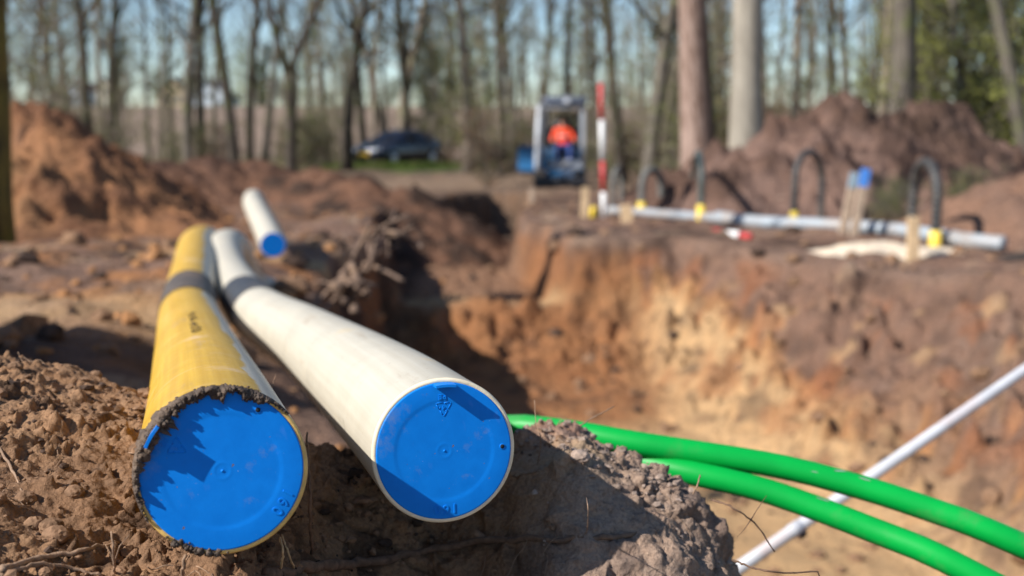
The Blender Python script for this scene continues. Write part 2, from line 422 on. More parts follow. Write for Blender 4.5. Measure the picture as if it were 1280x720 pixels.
heap('soil_heap', [(6.7, 12.0, 1.05, .45, 1, 1)], 3.4, 0.06, np.array([0.26, 0.15, 0.10]), BROWN,
     'reddish brown earth slope past the end of the grey conduit', seed=70, rough=0.07)
low = [(196, 17.5, .62, .5), (262, 18.2, .60, .5), (322, 18.6, .62, .5), (392, 18.0, .52, .55), (450, 17.2, .40, .6)]
for k, (px, y, h, sl) in enumerate(low):
    p = at_y(px, 215, y)
    heap('soil_heap', [(p.x, y, h, sl, .8, 1), (p.x + .5, y + .2, h*.75, sl, 1, 1)], 2.3, 0.07,
         np.array([0.20, 0.105, 0.065]), PEAT_AND_SHADE if k > 2 else np.array([0.10, 0.055, 0.038]),
         ('low dark mound of dug earth closest to the trench edge' if k > 3 else 'low dark mound of dug earth in front of the forked tree') if k > 2 else 'low reddish mound of dug earth in the row next to the orange heap',
         'low spoil mounds', seed=80 + k, rough=0.09)
heap('soil_heap', [(5.6, 5.4, 1.35, .8, 1, 1)], 2.0, 0.07, BROWN, GREYB, 'brown earth heap that the slanting grey pipe leans on', seed=90)
heap('soil_heap', [(-2.58, 3.22, 1.68, 1.40, 1., 1.)], 1.5, 0.04, BROWN, GREYB, 'unseen earth heap added to shade the ground behind the near mound', seed=93)  # out of view, added to cast the shadow band behind the mound

# the near mound that carries the pipe ends, in focus: fine grid pushed along its normals
def zc(x):
    return np.interp(x, [-3, -1.6, -1.1, -.75, -.6, -.48, -.38, -.28, -.18, -.1, .0, .09, .14, .20, .24, .275, .32, .42, .6, 1.0],
                     [.8, .93, .88, .765, .73, .69, .65, .628, .61, .605, .635, .652, .632, .612, .588, .545, .40, .10, -.5, -1.6])
def mound_h(x, y):
    c = zc(x + 0.10*np.maximum(0, 1.45-y)*sstep(.05,.3,x))
    k = sstep(-.27, -.08, x)
    fr = (0.10 + .92*k - .36*sstep(.06, .16, x))*np.maximum(0, 1.42 + .055*k - .075*np.exp(-((x-.07)/.09)**2) - .05*sstep(.1, .2, x) - y) + 1.3*np.maximum(0, 0.92-y)*(1-k)
    fr = np.minimum(fr, .9)
    bk = 0.5*np.maximum(0, y-1.52 - .10*np.exp(-((x-.06)/.08)**2)) + 0.25*np.maximum(0, y-1.9)
    return c - fr - bk
mx = axis(-.78, .46, .0025, -2.6, 1.3, 1.06); my = axis(.92, 1.72, .0025, -.2, 3.3, 1.06)
X, Y = np.meshgrid(mx, my); Z = mound_h(X, Y)
Z = Z + 0.030*fbm(X*4.2, Y*4.2, 0, 3, 100)*sstep(.0, .5, 2.6-Y) 
gyv, gxv = np.gradient(Z, my, mx); nn = np.stack([-gxv, -gyv, np.ones_like(Z)], -1)
nn /= np.linalg.norm(nn, axis=-1, keepdims=True)
d1, d2, cid = worley(X*22 + .6*vnoise(X*20, Y*20, Z*20, 3), Y*22, Z*22, 4)
e1, e2, eid = worley(X*62 + .5*vnoise(X*60, Y*60, Z*60, 6), Y*62, Z*62, 5)
g1, g2, gid = worley(X*140, Y*140, Z*140, 8)
big = sstep(.45, .75, vnoise(X*3.3, Y*3.3, 0, 12)*.5 + .5)
msk = sstep(-.25, .25, fbm(X*7, Y*7, Z*7, 3, 17))
chunk = lambda a_, b_, k_: np.clip((b_ - a_)*k_, 0, 1)
disp = (0.017*chunk(d1, d2, 2.2)*(cid**2) + 0.0120*chunk(e1, e2, 2.0)*(eid**2)*(.25 + msk)*(1 - .45*sstep(-.02, .08, X)) + 0.0058*chunk(g1, g2, 2.2)*(gid**1.5)*(.5 + .8*msk)
        + 0.022*fbm(X*9, Y*9, Z*9, 4, 18) + 0.0045*fbm(X*60, Y*60, Z*60, 4, 19, .6)
        - 0.022*sstep(.035, .0, np.abs(fbm(X*6, Y*6, Z*6, 3, 23)))*(1-msk*.5))
lumpb = np.exp(-(((X-.14)/.16)**2 + ((Y-1.42)/.25)**2)); disp = disp - .004
P = np.stack([X, Y, Z], -1) + nn*disp[..., None]
nb = fbm(X*5, Y*5, Z*5, 4, 110); nc = fbm(X*22, Y*22, Z*22, 4, 111)
C = np.broadcast_to(np.array([0.25, 0.145, 0.083]), X.shape + (3,)).copy()
C = cmix(C, np.array([0.335, 0.195, 0.108]), sstep(-.1, .35, nb))
C = cmix(C, np.array([0.085, 0.050, 0.032]), sstep(.08, .35, nc)*.8)
C = cmix(C, np.array([0.345, 0.245, 0.182]), sstep(-.02, .10, X))                # the greyer lump by the ducts
C = cmix(C, np.array([0.19, 0.135, 0.108]), sstep(0.0, .35, nc)*sstep(-.02, .12, X)*.7)
C = cmix(C, np.array([0.34, 0.165, 0.065]), sstep(.25, .45, fbm(X*3, Y*3, 5, 3, 113))*(1-sstep(-.5, -.3, X))*.55)
C = cmix(C, np.array([0.46, 0.33, 0.19]), np.exp(-(((X-.075)/.05)**2 + ((Y-1.44)/.05)**2))*.6)
C = cmix(C, np.array([0.36, 0.20, 0.15]), np.exp(-(((X-.075)/.075)**2 + ((Y-1.60)/.10)**2))*.6)
M_NEAR = soil_mat('soil_near', 240, 0.8, 0.005, mid=(70, .6, .010))
mound = grid_mesh('soil_mound', P[..., 0], P[..., 1], P[..., 2], np.clip(C, .01, .9), M_NEAR)
tag(mound, 'crumbly brown soil mound under the ends of the two capped pipes', 'soil mound')
MND = (mx, my, P[..., 2].copy())
def mz(x, y):
    i = min(len(mx)-1, max(0, np.searchsorted(mx, x))); j = min(len(my)-1, max(0, np.searchsorted(my, y)))
    return float(MND[2][j, i])
del X, Y, Z, P, C, nn, d1, d2, e1, e2, g1, g2, disp, lumpb, nb, nc, msk, big

# loose crumbs and clods lying on the mound and over the works
rnd = random.Random(11)
M_CLOD = plain('clod', (0.235, 0.138, 0.082), .95, .55, 60, bumps=.8, spec=.1)
M_CLODG = plain('clod_grey', (0.29, 0.215, 0.17), .95, .5, 60, bumps=.8, spec=.1)
M_CLODD = plain('clod_dark', (0.075, 0.048, 0.035), .95, .5, 30, bumps=.8, spec=.1)
M_CLODO = plain('clod_orange', (0.34, 0.17, 0.075), .95, .4, 30, bumps=.8, spec=.1)
mb = MB()
for k in range(9000):
    x = rnd.uniform(-.78, .40); y = rnd.uniform(.9, 1.72)
    if vnoise(x*7, y*7, .3, 33) < rnd.uniform(-.6, .5): continue
    r = min(.012, .0010 + rnd.expovariate(1/.0019))
    mb.cur = (1 if x > rnd.uniform(-.05, .1) else (2 if rnd.random() < .2 else 0))
    mb.lump((x, y, mz(x, y) + r*.25), r, rnd, 2 if r > .009 else 1, (rnd.uniform(.7, 1.2), 1, rnd.uniform(.5, .9)), .34)
for k in range(40):
    x = rnd.uniform(-.78, -.30) if k < 28 else rnd.uniform(.08, .28); y = rnd.uniform(.98, 1.55); r = rnd.uniform(.006, .014)
    mb.cur = 0 if k < 28 else 1
    if k % 9 == 0: mb.cur = 3
    mb.lump((x, y, mz(x, y) + r*.1), r*(.6 if k % 9 == 0 else 1), rnd, 3, (1.1, 1, .75), .10)
o = mb.build('soil_crumbs', [M_CLOD, M_CLODG, M_CLODD, plain('pebble', (0.33, 0.29, 0.26), .7, .2, 60)], smooth=False); tag(o, 'loose crumbs of soil strewn over the near mound', 'soil', kind='stuff')
mb = MB(); cnt = 0
cxy = [(lambda y: (rnd.uniform(-.52*y - .3, .52*y), y))(2.2 + 20*rnd.random()**1.6) for k in range(6000)]
czz = ground_h(np.array([c[0] for c in cxy]), np.array([c[1] for c in cxy])); ci = 0
while cnt < 3200 and ci < 6000:
    x, y = cxy[ci]; z = float(czz[ci]); ci += 1
    if z < -1.4 and rnd.random() < .9: continue
    r = min(.11, .008 + rnd.expovariate(1/.018))
    mb.cur = 1 if rnd.random() < .25 else (2 if (x < -.5 and rnd.random() < .4) else 0)
    mb.lump((x, y, z + r*.2), r, rnd, 1, (1, 1, rnd.uniform(.5, .85)), .3); cnt += 1
o = mb.build('soil_clods', [M_CLOD, M_CLODD, M_CLODO], smooth=False); tag(o, 'clods of earth scattered over the dug ground', 'soil', kind='stuff')

# ------------------------------------------------------------------ the capped pipes
PR = 0.080
def pipe_mat(kind):
    m, t, b = nodes('pipe_' + kind)
    uv = N(t, 'ShaderNodeUVMap').outputs[0]; ob = N(t, 'ShaderNodeTexCoord').outputs['Object']
    sep = N(t, 'ShaderNodeSeparateXYZ'); t.links.new(uv, sep.inputs[0]); u, v = sep.outputs[0], sep.outputs[1]
    long_ = noise(t, mapping(t, uv, (60, 1.5, 1)), 1.0, 4, .6)
    blot = noise(t, ob, 9, 6, .65); speck = noise(t, ob, 120, 4, .6)
    rings = noise(t, mapping(t, uv, (1.2, 26, 1)), 1.0, 5, .7)
    cream = mixc(t, (0.51, 0.455, 0.355), (0.555, 0.505, 0.405), ramp(t, long_, .35, .65))
    cream = mixc(t, cream, (0.62, 0.46, 0.24), ramp(t, blot, .60, .82))
    if kind == 'cream': col = cream
    else:
        yel = mixc(t, (0.50, 0.285, 0.022), (0.60, 0.36, 0.034), ramp(t, long_, .35, .65))
        yel = mixc(t, yel, (0.70, 0.47, 0.22), ramp(t, rings, .57, .70))       # worn rings
        yel = mixc(t, yel, (0.33, 0.18, 0.05), ramp(t, rings, .34, .22))
        yel = mixc(t, yel, (0.62, 0.45, 0.28), ramp(t, blot, .57, .78))
        # the flank where the yellow skin has been stripped from the cream core
        wob = N(t, 'ShaderNodeMath', operation='MULTIPLY_ADD'); t.links.new(noise(t, ob, 7, 4, .6), wob.inputs[0]); wob.inputs[1].default_value = .10; t.links.new(u, wob.inputs[2])
        pass
        m1 = N(t, 'ShaderNodeMath', operation='SUBTRACT'); m1.use_clamp = True
        t.links.new(ramp(t, wob.outputs[0], .128, .136), m1.inputs[0]); t.links.new(ramp(t, wob.outputs[0], .400, .410), m1.inputs[1])
        scr = noise(t, mapping(t, uv, (22, 4, 1)), 1.0, 4, .7, 1.5)
        cr2 = mixc(t, cream, (0.25, 0.15, 0.08), ramp(t, scr, .64, .72))
        col = mixc(t, yel, cr2, m1.outputs[0])
    col = mixc(t, col, (0.28, 0.18, 0.10), ramp(t, speck, .66, .80))
    col = mixc(t, col, (0.34, 0.24, 0.15), ramp(t, noise(t, mapping(t, uv, (9, 3, 1)), 1.0, 7, .75), .60, .78))
    t.links.new(col, b.inputs['Base Color']); b.inputs['Roughness'].default_value = .38
    t.links.new(ramp(t, blot, -.2, 1.4), b.inputs['Roughness'])
    b.inputs['Subsurface Weight'].default_value = .0
    bump(t, b, long_, .12, .002)
    return m
M_YEL = pipe_mat('yellow'); M_CREAM = pipe_mat('cream')
M_EDGE_Y = plain('pipe_edge_yellow', (0.72, 0.46, 0.14), .5, .3, 60); M_EDGE_C = plain('pipe_edge_cream', (0.80, 0.68, 0.48), .45, .12, 60)
M_TAPE = plain('black_tape', (0.045, 0.046, 0.05), .45, .4, 30, dirt=(0.16, 0.12, 0.09), dirt_amt=.5)
M_TAPEB = plain('muddy_tape', (0.055, 0.05, 0.045), .6, .4, 30, dirt=(0.20, 0.13, 0.08), dirt_amt=1.0)
def blue_mat():
    m, t, b = nodes('cap_blue')
    o = N(t, 'ShaderNodeTexCoord').outputs['Object']
    n1 = noise(t, o, 40, 6, .7); n2 = noise(t, o, 320, 3, .6); n3 = noise(t, mapping(t, o, (30, 160, 30)), 1.0, 3, .6)
    c = mixc(t, (0.0, 0.178, 0.64), (0.0, 0.205, 0.71), ramp(t, n1, .35, .65))
    c = mixc(t, c, (0.22, 0.35, 0.62), ramp(t, n2, .73, .80))                  # dust specks
    c = mixc(t, c, (0.05, 0.22, 0.70), ramp(t, n3, .64, .9))
    c = mixc(t, c, (0.20, 0.25, 0.38), ramp(t, noise(t, o, 13, 8, .72), .56, .80))
    c = mixc(t, c, (0.16, 0.11, 0.08), ramp(t, noise(t, o, 150, 3, .5), .735, .75))
    t.links.new(c, b.inputs['Base Color']); t.links.new(ramp(t, n1, -.6, 1.5), b.inputs['Roughness'])
    b.inputs['Specular IOR Level'].default_value = .18
    bump(t, b, n1, .04, .002); return m
M_BLUE = blue_mat(); M_HOLE = plain('hole_dark', (0.006, 0.008, 0.012), .9, .1, 10, bumps=0)
def text_mesh(txt, size, depth, bevel=0.0):
    cu = bpy.data.curves.new('txt', 'FONT'); cu.body = txt; cu.size = size; cu.extrude = depth; cu.bevel_depth = bevel
    cu.align_x = 'CENTER'; cu.align_y = 'CENTER'; cu.resolution_u = 4
    o = bpy.data.objects.new('txt', cu); COL.objects.link(o); bpy.context.view_layer.update()
    me = bpy.data.meshes.new_from_object(o.evaluated_get(bpy.context.evaluated_depsgraph_get()))
    vs = [v.co.copy() for v in me.vertices]; fs = [list(p.vertices) for p in me.polygons]
    bpy.data.objects.remove(o); bpy.data.curves.remove(cu); bpy.data.meshes.remove(me); return vs, fs

def capped_pipe(name, pts, mat, edge_mat, label, spin, n=150, band=None, band_mat=None, detail=True, seg=96):
    """pts from the capped end to the far end; returns root, end frame"""
    path = spline(pts, n)
    root = empty(name, path[0] - Vector((0, 0, PR))); tag(root, label, 'pipe')
    off = Matrix.Translation(-Vector(root.location))
    mb = MB(); mb.tube([off @ p for p in path], PR, seg, cap=False, up=(0, 0, 1))
    # far end closed with its own wall
    mb.build('pipe_wall', mat, root)
    nrm = (path[0] - path[2]).normalized()
    up = (Vector((0, 0, 1)) - nrm * nrm.z).normalized(); right = up.cross(nrm)
    Mf = Matrix((right, up, nrm)).transposed().to_4x4(); Mf.translation = path[0] - Vector(root.location)
    e = MB(); e.lathe([(PR, -.004), (PR, .0), (PR-.0012, .0016), (PR-.0052, .0020), (PR-.0060, .0), (PR-.006, -.01)], seg, Mf)
    e.v = e.v; e.build('pipe_rim', edge_mat, root)
    Mc = Mf @ Matrix.Rotation(spin, 4, 'Z')
    c = MB(); r0 = PR - .0045
    c.lathe([(r0, -.012), (r0, .0022), (r0-.0007, .0029), (r0-.0016, .0030), (.0575, .0030), (.0560, .00295), (.0535, .0026), (.0520, .0025), (.0500, .0025), (.0110, .0025), (.0098, .0025),
             (.0085, .00262), (.0070, .00262), (.0060, .0025), (.0050, .00245), (.0018, .00245), (.0014, .0025), (.0011, .0031), (.0, .0033)], seg, Mc)
    cap = c.build('end_cap', M_BLUE, root)
    if detail:
        t = MB()                                                    # tab on the rim, curved like it
        pr = []
        for k in range(9):
            a = math.pi/2 + math.radians(lerp(-8.6, 8.6, k/8)); pr.append((math.cos(a), math.sin(a)))
        poly = [(x*(r0-.0002), y*(r0-.0002)) for x, y in pr] + [(x*(r0-.0030), y*(r0-.0030)) for x, y in pr[::-1]]
        t.prism(poly, .0165, Mc @ Matrix.Translation((0, 0, .002))); t.build('tab', M_BLUE, cap, smooth=False)
        h = MB(); ang = 0.0
        h.lathe([(.0034, .0028), (.0030, .0036), (.0024, .0034)], 20, Mc @ Matrix.Translation((.0655, 0, 0))); h.build('hole_lip', M_BLUE, cap)
        h = MB(); h.lathe([(.0024, .0030), (.0024, .0035), (0, .0035)], 20, Mc @ Matrix.Translation((.0655, 0, 0))); h.build('vent_hole', M_HOLE, cap)
        # raised print: 160 by the rim, PE and the recycling triangle opposite
        def put(txt, size, x, y, rot, depth=.0005, z=.0030):
            vs, fs = text_mesh(txt, size, depth, .00022)
            M = Mc @ Matrix.Translation((x, y, z)) @ Matrix.Rotation(rot, 4, 'Z'); L = MB(); L.add([M @ v for v in vs], fs); L.build('raised_digit' if txt.isdigit() else 'raised_letter', M_BLUE, cap, smooth=False)
        put('1', .0146, .0096, -.0640, math.pi); put('6', .0146, .0, -.0645, math.pi); put('0', .0146, -.0100, -.0640, math.pi)
        put('P', .0076, .0012, .0600, math.pi); put('E', .0076, -.0036, .0600, math.pi); put('4', .0056, .0, .0478, math.pi, .0005, .0025)
        L = MB()
        z = .0026; T = .0103; tri = [Vector((T*math.sin(a), .0480 - T*math.cos(a), z)) for a in (0, 2*math.pi/3, 4*math.pi/3)]
        for k in range(3):
            a, b_ = tri[k], tri[(k+1) % 3]
            L.tube([Mc @ a.lerp(b_, .10), Mc @ a.lerp(b_, .44)], .00045, 6); L.tube([Mc @ a.lerp(b_, .54), Mc @ a.lerp(b_, .90)], .00045, 6)
            nx_ = tri[(k+2) % 3]; L.tube([Mc @ b_.lerp(a, .10), Mc @ b_.lerp(b_*.9+(a+nx_)*.05, .6), Mc @ b_.lerp(nx_, .10)], .00045, 6)
            d = (b_-a).normalized(); pn = Vector((-d.y, d.x, 0))
            L.tube([Mc @ (a.lerp(b_, .36) + pn*.0016), Mc @ a.lerp(b_, .46)], .0005, 6)
        rt = L.build('recycling_triangle', M_BLUE, cap, smooth=True); rt['kind'] = 'stuff'
    if band:
        i0 = min(range(n), key=lambda i: abs((path[i].y) - band[0])); i1 = min(range(n), key=lambda i: abs(path[i].y - band[1]))
        bnd = MB(); bnd.tube([off @ p for p in path[i0:i1+1]], PR + .0022, seg, cap=False); bnd.build('tape_band', band_mat, root)
    return root, Mf, path

yel_pts = [at(278, 588, 1.075), at(263, 510, 1.50), at(246, 440, 2.25), at(236, 385, 3.35), at(243, 332, 4.4), at(247, 306, 5.2),
           at(262, 306, 5.75), (-1.62, 6.4, .30), (-1.9, 7.0, .12)]
wht_pts = [at(555, 563, 1.245), at(478, 496, 1.62), at(385, 428, 2.55), at(316, 385, 3.5), at(285, 340, 4.5), at(280, 312, 5.1),
           at(294, 312, 5.6), at(316, 330, 6.0) - Vector((0, 0, .12)), (-1.25, 6.5, .12)]
ypipe, YF, ypath = capped_pipe('yellow_pipe', yel_pts, M_YEL, M_EDGE_Y, 'muddy yellow pipe with earth crusted round its blue end cap', R(58), band=(3.10, 3.62), band_mat=M_TAPEB)
wpipe, WF, wpath = capped_pipe('cream_pipe', wht_pts, M_CREAM, M_EDGE_C, 'clean cream pipe with a blue end cap reaching past the yellow pipe', 0.0, band=(3.28, 3.66), band_mat=M_TAPE)
third = [at(341, 306, 6.9), at(330, 282, 7.6), at(320, 262, 8.5), at(316, 252, 9.3), at(322, 254, 10.0), (-2.15, 10.7, -.02), (-2.1, 11.2, -.12)]
capped_pipe('cream_pipe', third, M_CREAM, M_EDGE_C, 'short cream pipe with a blue cap lying alone beyond the pipe pair', R(20), n=60, detail=False, seg=40)

# crust of mud on the yellow pipe's end
M_MUD = plain('wet_mud', (0.058, 0.038, 0.026), .75, .6, 80, bumps=.9, dirt=(0.17, 0.11, 0.07), dirt_amt=.8)
rnd = random.Random(5); mb = MB()
def mudlump(a, rr, h, r):
    p = YF @ Vector((rr*math.cos(a), rr*math.sin(a), h)); mb.lump(p, r, rnd, 2, (1, rnd.uniform(.6, 1), 1), .42)
na, ns = 420, 26
A_ = np.radians(np.linspace(38, 212, na))[:, None] * np.ones((1, ns)); S_ = np.linspace(0, 1, ns)[None, :] * np.ones((na, 1))
env = sstep(38, 62, np.degrees(A_)) * (1 - sstep(178, 212, np.degrees(A_)))
nz = fbm(A_*9, S_*0, 1., 4, 130)*.5 + .5
wid = (.0040 + .0175*nz*nz*1.6*(.55 + .75*np.exp(-((np.degrees(A_)-128)/38)**2))) * (.25 + .75*env); hgt = (.0042 + .0085*(fbm(A_*13, S_*0, 4., 4, 131)*.5 + .5)) * (.3 + .7*env)
rr_ = PR + .0012 - S_*wid; hh_ = .0008 + hgt*np.sin(np.pi*np.clip(S_*.92 + .04, 0, 1))**.7
xx, yy = rr_*np.cos(A_), rr_*np.sin(A_)
w1, w2, wi = worley(xx*330, yy*330, hh_*330, 71); v1, v2, vi = worley(xx*800, yy*800, hh_*800, 72)
edge = np.minimum(1, np.minimum(S_, 1-S_)*7)
bmp = (.0022*(.62 - w1)*(.3 + wi) + .0016*(.6 - v1) + .0040*fbm(xx*110, yy*110, hh_*110, 4, 140)) * edge; hh_ = hh_ + bmp; rr_ = rr_ - bmp*.9*(S_-.3)
rr_ = rr_ - .0022*(fbm(A_*60, S_*2, 2., 3, 133))*S_
o_ = len(mb.v); pts_ = np.stack([rr_*np.cos(A_), rr_*np.sin(A_), hh_], -1).reshape(-1, 3)
mb.add([YF @ Vector(p) for p in pts_], [[i*ns+j, i*ns+j+1, (i+1)*ns+j+1, (i+1)*ns+j] for i in range(na-1) for j in range(ns-1)])
for k in range(70):                                          # crumbs standing off the crust
    a = R(rnd.triangular(45, 200, 120)); i = int((math.degrees(a)-38)/174*(na-1)); j = rnd.randint(6, 24)
    mudlump(a, float(rr_[i, j]), float(hh_[i, j]), rnd.uniform(.0008, .0028))
for k in range(26):
    a = R(rnd.triangular(60, 190, 135)); p = YF @ Vector(((PR-rnd.uniform(.001, .009))*math.cos(a), (PR-rnd.uniform(.001, .009))*math.sin(a), rnd.uniform(.002, .006))); mb.lump(p, rnd.uniform(.0035, .0070), rnd, 2, (1, .55, 1), .30)
for k in range(5): 
    a = R(rnd.uniform(150, 170)); mudlump(a, PR - rnd.uniform(.006, .010), rnd.uniform(.007, .011), rnd.uniform(.003, .0045))
for k in range(70):
    a = R(rnd.triangular(226, 272, 258)); mudlump(a, PR - abs(rnd.gauss(.0, .003)), rnd.uniform(.0, .0035), rnd.uniform(.0008, .0030))
for k in range(60):
    a = R(rnd.uniform(60, 190)); p = YF @ Vector(((PR+.0005)*math.cos(a), (PR+.0005)*math.sin(a), -abs(rnd.gauss(0, .006)))); mb.lump(p, rnd.uniform(.0006, .002), rnd, 1, (1, 1, .7))
o = mb.build('mud_crust', M_MUD, ypipe); o['kind'] = 'stuff'

# dark ink print along the yellow pipe (too blurred to read: rows of small strokes)
M_INK = plain('ink', (0.05, 0.035, 0.02), .6, .3, 50, bumps=0)
mb = MB()
def on_pipe(path, y, ang, lift=.0006):
    i = min(range(1, len(path)-1), key=lambda q: abs(path[q].y - y)); p = path[i] + (path[i+1]-path[i]).normalized()*((y - path[i].y)/max(.2, (path[i+1]-path[i]).normalized().y))
    T = (path[i+1]-path[i-1]).normalized(); u = (Vector((0,0,1)) - T*T.z).normalized(); b = T.cross(u)
    nrm = u*math.cos(ang) + b*math.sin(ang); return p - Vector(ypipe.location) + nrm*(PR + lift), nrm, T
rnd = random.Random(3)
for k in range(30):
    if k in (7, 14, 15, 22): continue
    y = 1.74 + k*.0160
    p, nrm, T = on_pipe(ypath, y, R(-6)); s_ = T.cross(nrm)
    for q in range(3):
        a = p + T*rnd.uniform(-.005, .005) + s_*rnd.uniform(-.008, .004); e = a + s_*rnd.uniform(.002, .008) + T*rnd.uniform(-.004, .004)
        mb.tube([a, e], .00045, 4)
o = mb.build('ink_print', M_INK, ypipe); o['kind'] = 'stuff'

# ------------------------------------------------------------------ green ducts, grey pipe
M_GREEN = plain('duct_green', (0.0, 0.33, 0.045), .45, .12, 12, bumps=.05, dirt=(0.12, 0.21, 0.09), dirt_amt=.35, spec=.3)
M_DSTR = plain('duct_scuff', (0.22, 0.30, 0.24), .7, .3, 40)
def duct(pts, r, label, marks):
    path = spline(pts, 110); base = path[0]
    root = empty('green_duct', base); tag(root, label, 'duct', None)
    mb = MB(); mb.tube([p - base for p in path], r, 28); mb.build('duct_wall', M_GREEN, root)
    q = random.Random(marks); mb = MB()
    for k in range(16):
        i = q.randint(30, 95); T = (path[i+1]-path[i-1]).normalized(); u = (Vector((0,0,1))-T*T.z).normalized(); b = T.cross(u)
        a = q.uniform(-.2, 1.2); n_ = u*math.cos(a) + b*math.sin(a); n_ = n_ if n_.y < .3 else u
        c = path[i]-base + n_*(r + .0001); l = q.uniform(.002, .012); wv = q.uniform(.0006, .002); sd_ = T.cross(n_)
        d = (T + sd_*q.uniform(-.4, .4)).normalized(); e = n_.cross(d)
        vs = [c - d*l - e*wv*.3, c - d*l*.4 - e*wv, c + d*l*.7 - e*wv*.5, c + d*l, c + d*l*.3 + e*wv, c - d*l*.6 + e*wv*.6]
        mb.add([v + n_*.0003 for v in vs], [[0,1,2,3,4,5]])
    o = mb.build('scuff_marks', M_DSTR, root, smooth=False); o['kind'] = 'stuff'
duct([(-.26, 2.30, .22), (-.15, 2.06, .46), at(620, 535, 1.86), at(700, 538, 1.80), at(800, 555, 1.76), at(959, 580, 1.75), at(1055, 603, 1.74), at(1151, 633, 1.72), at(1278, 682, 1.68),
      (1.12, 1.55, .28), (1.5, 1.45, -.1), (1.85, 1.4, -.8), (2.2, 1.5, -1.62)], .0188, 'green plastic duct arching on top of the other green duct', 1)
duct([(-.18, 2.4, .15), (-.08, 2.15, .42), at(660, 560, 1.9), at(770, 572, 1.80), at(863, 591, 1.74), at(959, 614, 1.72), at(1087, 661, 1.68), at(1215, 717, 1.62),
      (.95, 1.46, .27), (1.3, 1.25, -.05), (1.6, 1.15, -.75), (1.9, 1.2, -1.64)], .0188, 'green plastic duct running underneath, partly hidden by the soil lump', 2)
M_GREYP = plain('grey_pole', (0.50, 0.50, 0.52), .4, .12, 14, dirt=(0.45, 0.33, 0.30), dirt_amt=.3)
a = at(935, 702, 2.9); b_ = at(1280, 463, 3.5); dr = (b_ - a).normalized()
p0 = a - dr*.75; root = empty('grey_pipe', p0); tag(root, 'thin grey pipe slanting across the open pit', 'pipe')
L_ = (b_-p0).length + 3.2
mb = MB(); mb.tube([dr*0, dr*L_*.5, dr*L_], .0165, 20); mb.build('pipe_wall', M_GREYP, root)
jc = (at(990, 662, 3.0) - p0).dot(dr)
mb = MB(); mb.tube([dr*(jc-.018), dr*(jc-.016), dr*(jc+.016), dr*(jc+.018)], [.0168, .0185, .0185, .0168], 20); mb.build('collar', M_GREYP, root)
mb = MB(); mb.lump(dr*(jc+.02) + Vector((.004, 0, -.022)), .013, random.Random(2), 2); mb.build('clamp_screw', M_HOLE, root)

# ------------------------------------------------------------------ roots and twigs on the near mound
M_ROOT = plain('root_bark', (0.15, 0.085, 0.05), .9, .5, 120, bumps=.6)
M_TWIG = plain('dry_twig', (0.30, 0.19, 0.12), .9, .4, 120, bumps=.5)
M_STRAW = plain('straw', (0.50, 0.33, 0.17), .8, .3, 120, bumps=.3)
def on_mound(px, py, lift=.003):
    r = ray(px, py); lo = None
    for k in range(700):
        d = .75 + k*.002; p = CAM + r*d
        if p.z < mz(p.x, p.y): return p + Vector((0, 0, lift))
    return CAM + r*1.4
def stick(name, pts, r0, r1, mat, label, cat, side=(), seed=0, group=None):
    q = random.Random(seed); path = spline(pts, max(8, 5*len(pts)))
    base = path[0]; n = len(path)
    path = [p + Vector((q.gauss(0,1), q.gauss(0,1), q.gauss(0,1)))*r0*.25 for p in path]
    rad = [lerp(r0, r1, i/(n-1))*q.uniform(.82, 1.18) for i in range(n)]
    mb = MB(); mb.tube([p-base for p in path], rad, 8, rnd=q, jit=.1)
    if not side:
        o = mb.build(name, mat); o.location = base; tag(o, label, cat, group); return o
    root = empty(name, base); tag(root, label, cat, group); mb.build('stem', mat, root)
    for (t, dx, dy, dz, rr) in side:
        i = int(t*(n-1)); a = path[i]-base; e = Vector((dx, dy, dz)); s2 = MB()
        s2.tube([a, a + e*.5 + Vector((q.uniform(-.1,.1), 0, q.uniform(-.1,.1)))*e.length, a + e], [rr, rr*.75, rr*.4], 6); s2.build('side_shoot', mat, root)
    return root
stick('root', [on_mound(330, 722, .002), on_mound(400, 712, .003), on_mound(470, 705, .004), on_mound(540, 692, .005), on_mound(620, 680, .005), on_mound(700, 678, .004), on_mound(770, 674, .003), on_mound(815, 670, .001)],
      .0075, .003, M_ROOT, 'dark knobbly root lying along the shaded soil under the cream pipe', 'root', seed=1)
stick('twig', [on_mound(0, 716, .004), on_mound(60, 703, .006), on_mound(110, 690, .004), on_mound(150, 682, .004)], .0036, .0012, M_TWIG, 'pale twig lying flat on the soil beside the yellow cap', 'twig', seed=2)
stick('twig', [on_mound(0, 722, .002), on_mound(50, 712, .006), on_mound(90, 715, .004), on_mound(130, 722, .002)], .0026, .0015, M_TWIG, 'thin curved twig bent over on the soil', 'twig', seed=3)
b0 = on_mound(143, 716, -.004)
stick('twig', [b0, at(142, 690, (b0.y)*1.0), at(140, 664, b0.y*1.0)], .0016, .0010, M_TWIG, 'upright forked dead sprout in the soil by the yellow cap', 'twig', [(.5, .016, 0, .028, .0009), (.35, -.008, 0, .024, .0008)], seed=4)
b0 = on_mound(228, 722, -.004)
stick('twig', [b0, at(229, 706, b0.y), at(233, 694, b0.y)], .0022, .0016, M_TWIG, 'short stubby sprout just under the yellow cap', 'twig', seed=5)
b0 = on_mound(350, 712, -.003)
stick('twig', [b0, at(354, 690, b0.y*1.01), at(350, 672, b0.y*1.02)], .0016, .0012, M_STRAW, 'straw-coloured stalk under the right edge of the yellow cap', 'twig', seed=6)
b0 = on_mound(368, 708, -.003)
stick('twig', [b0, at(360, 690, b0.y*1.01), at(352, 668, b0.y*1.03)], .0012, .0009, M_STRAW, 'pale straw leaning against the yellow cap', 'twig', seed=7)
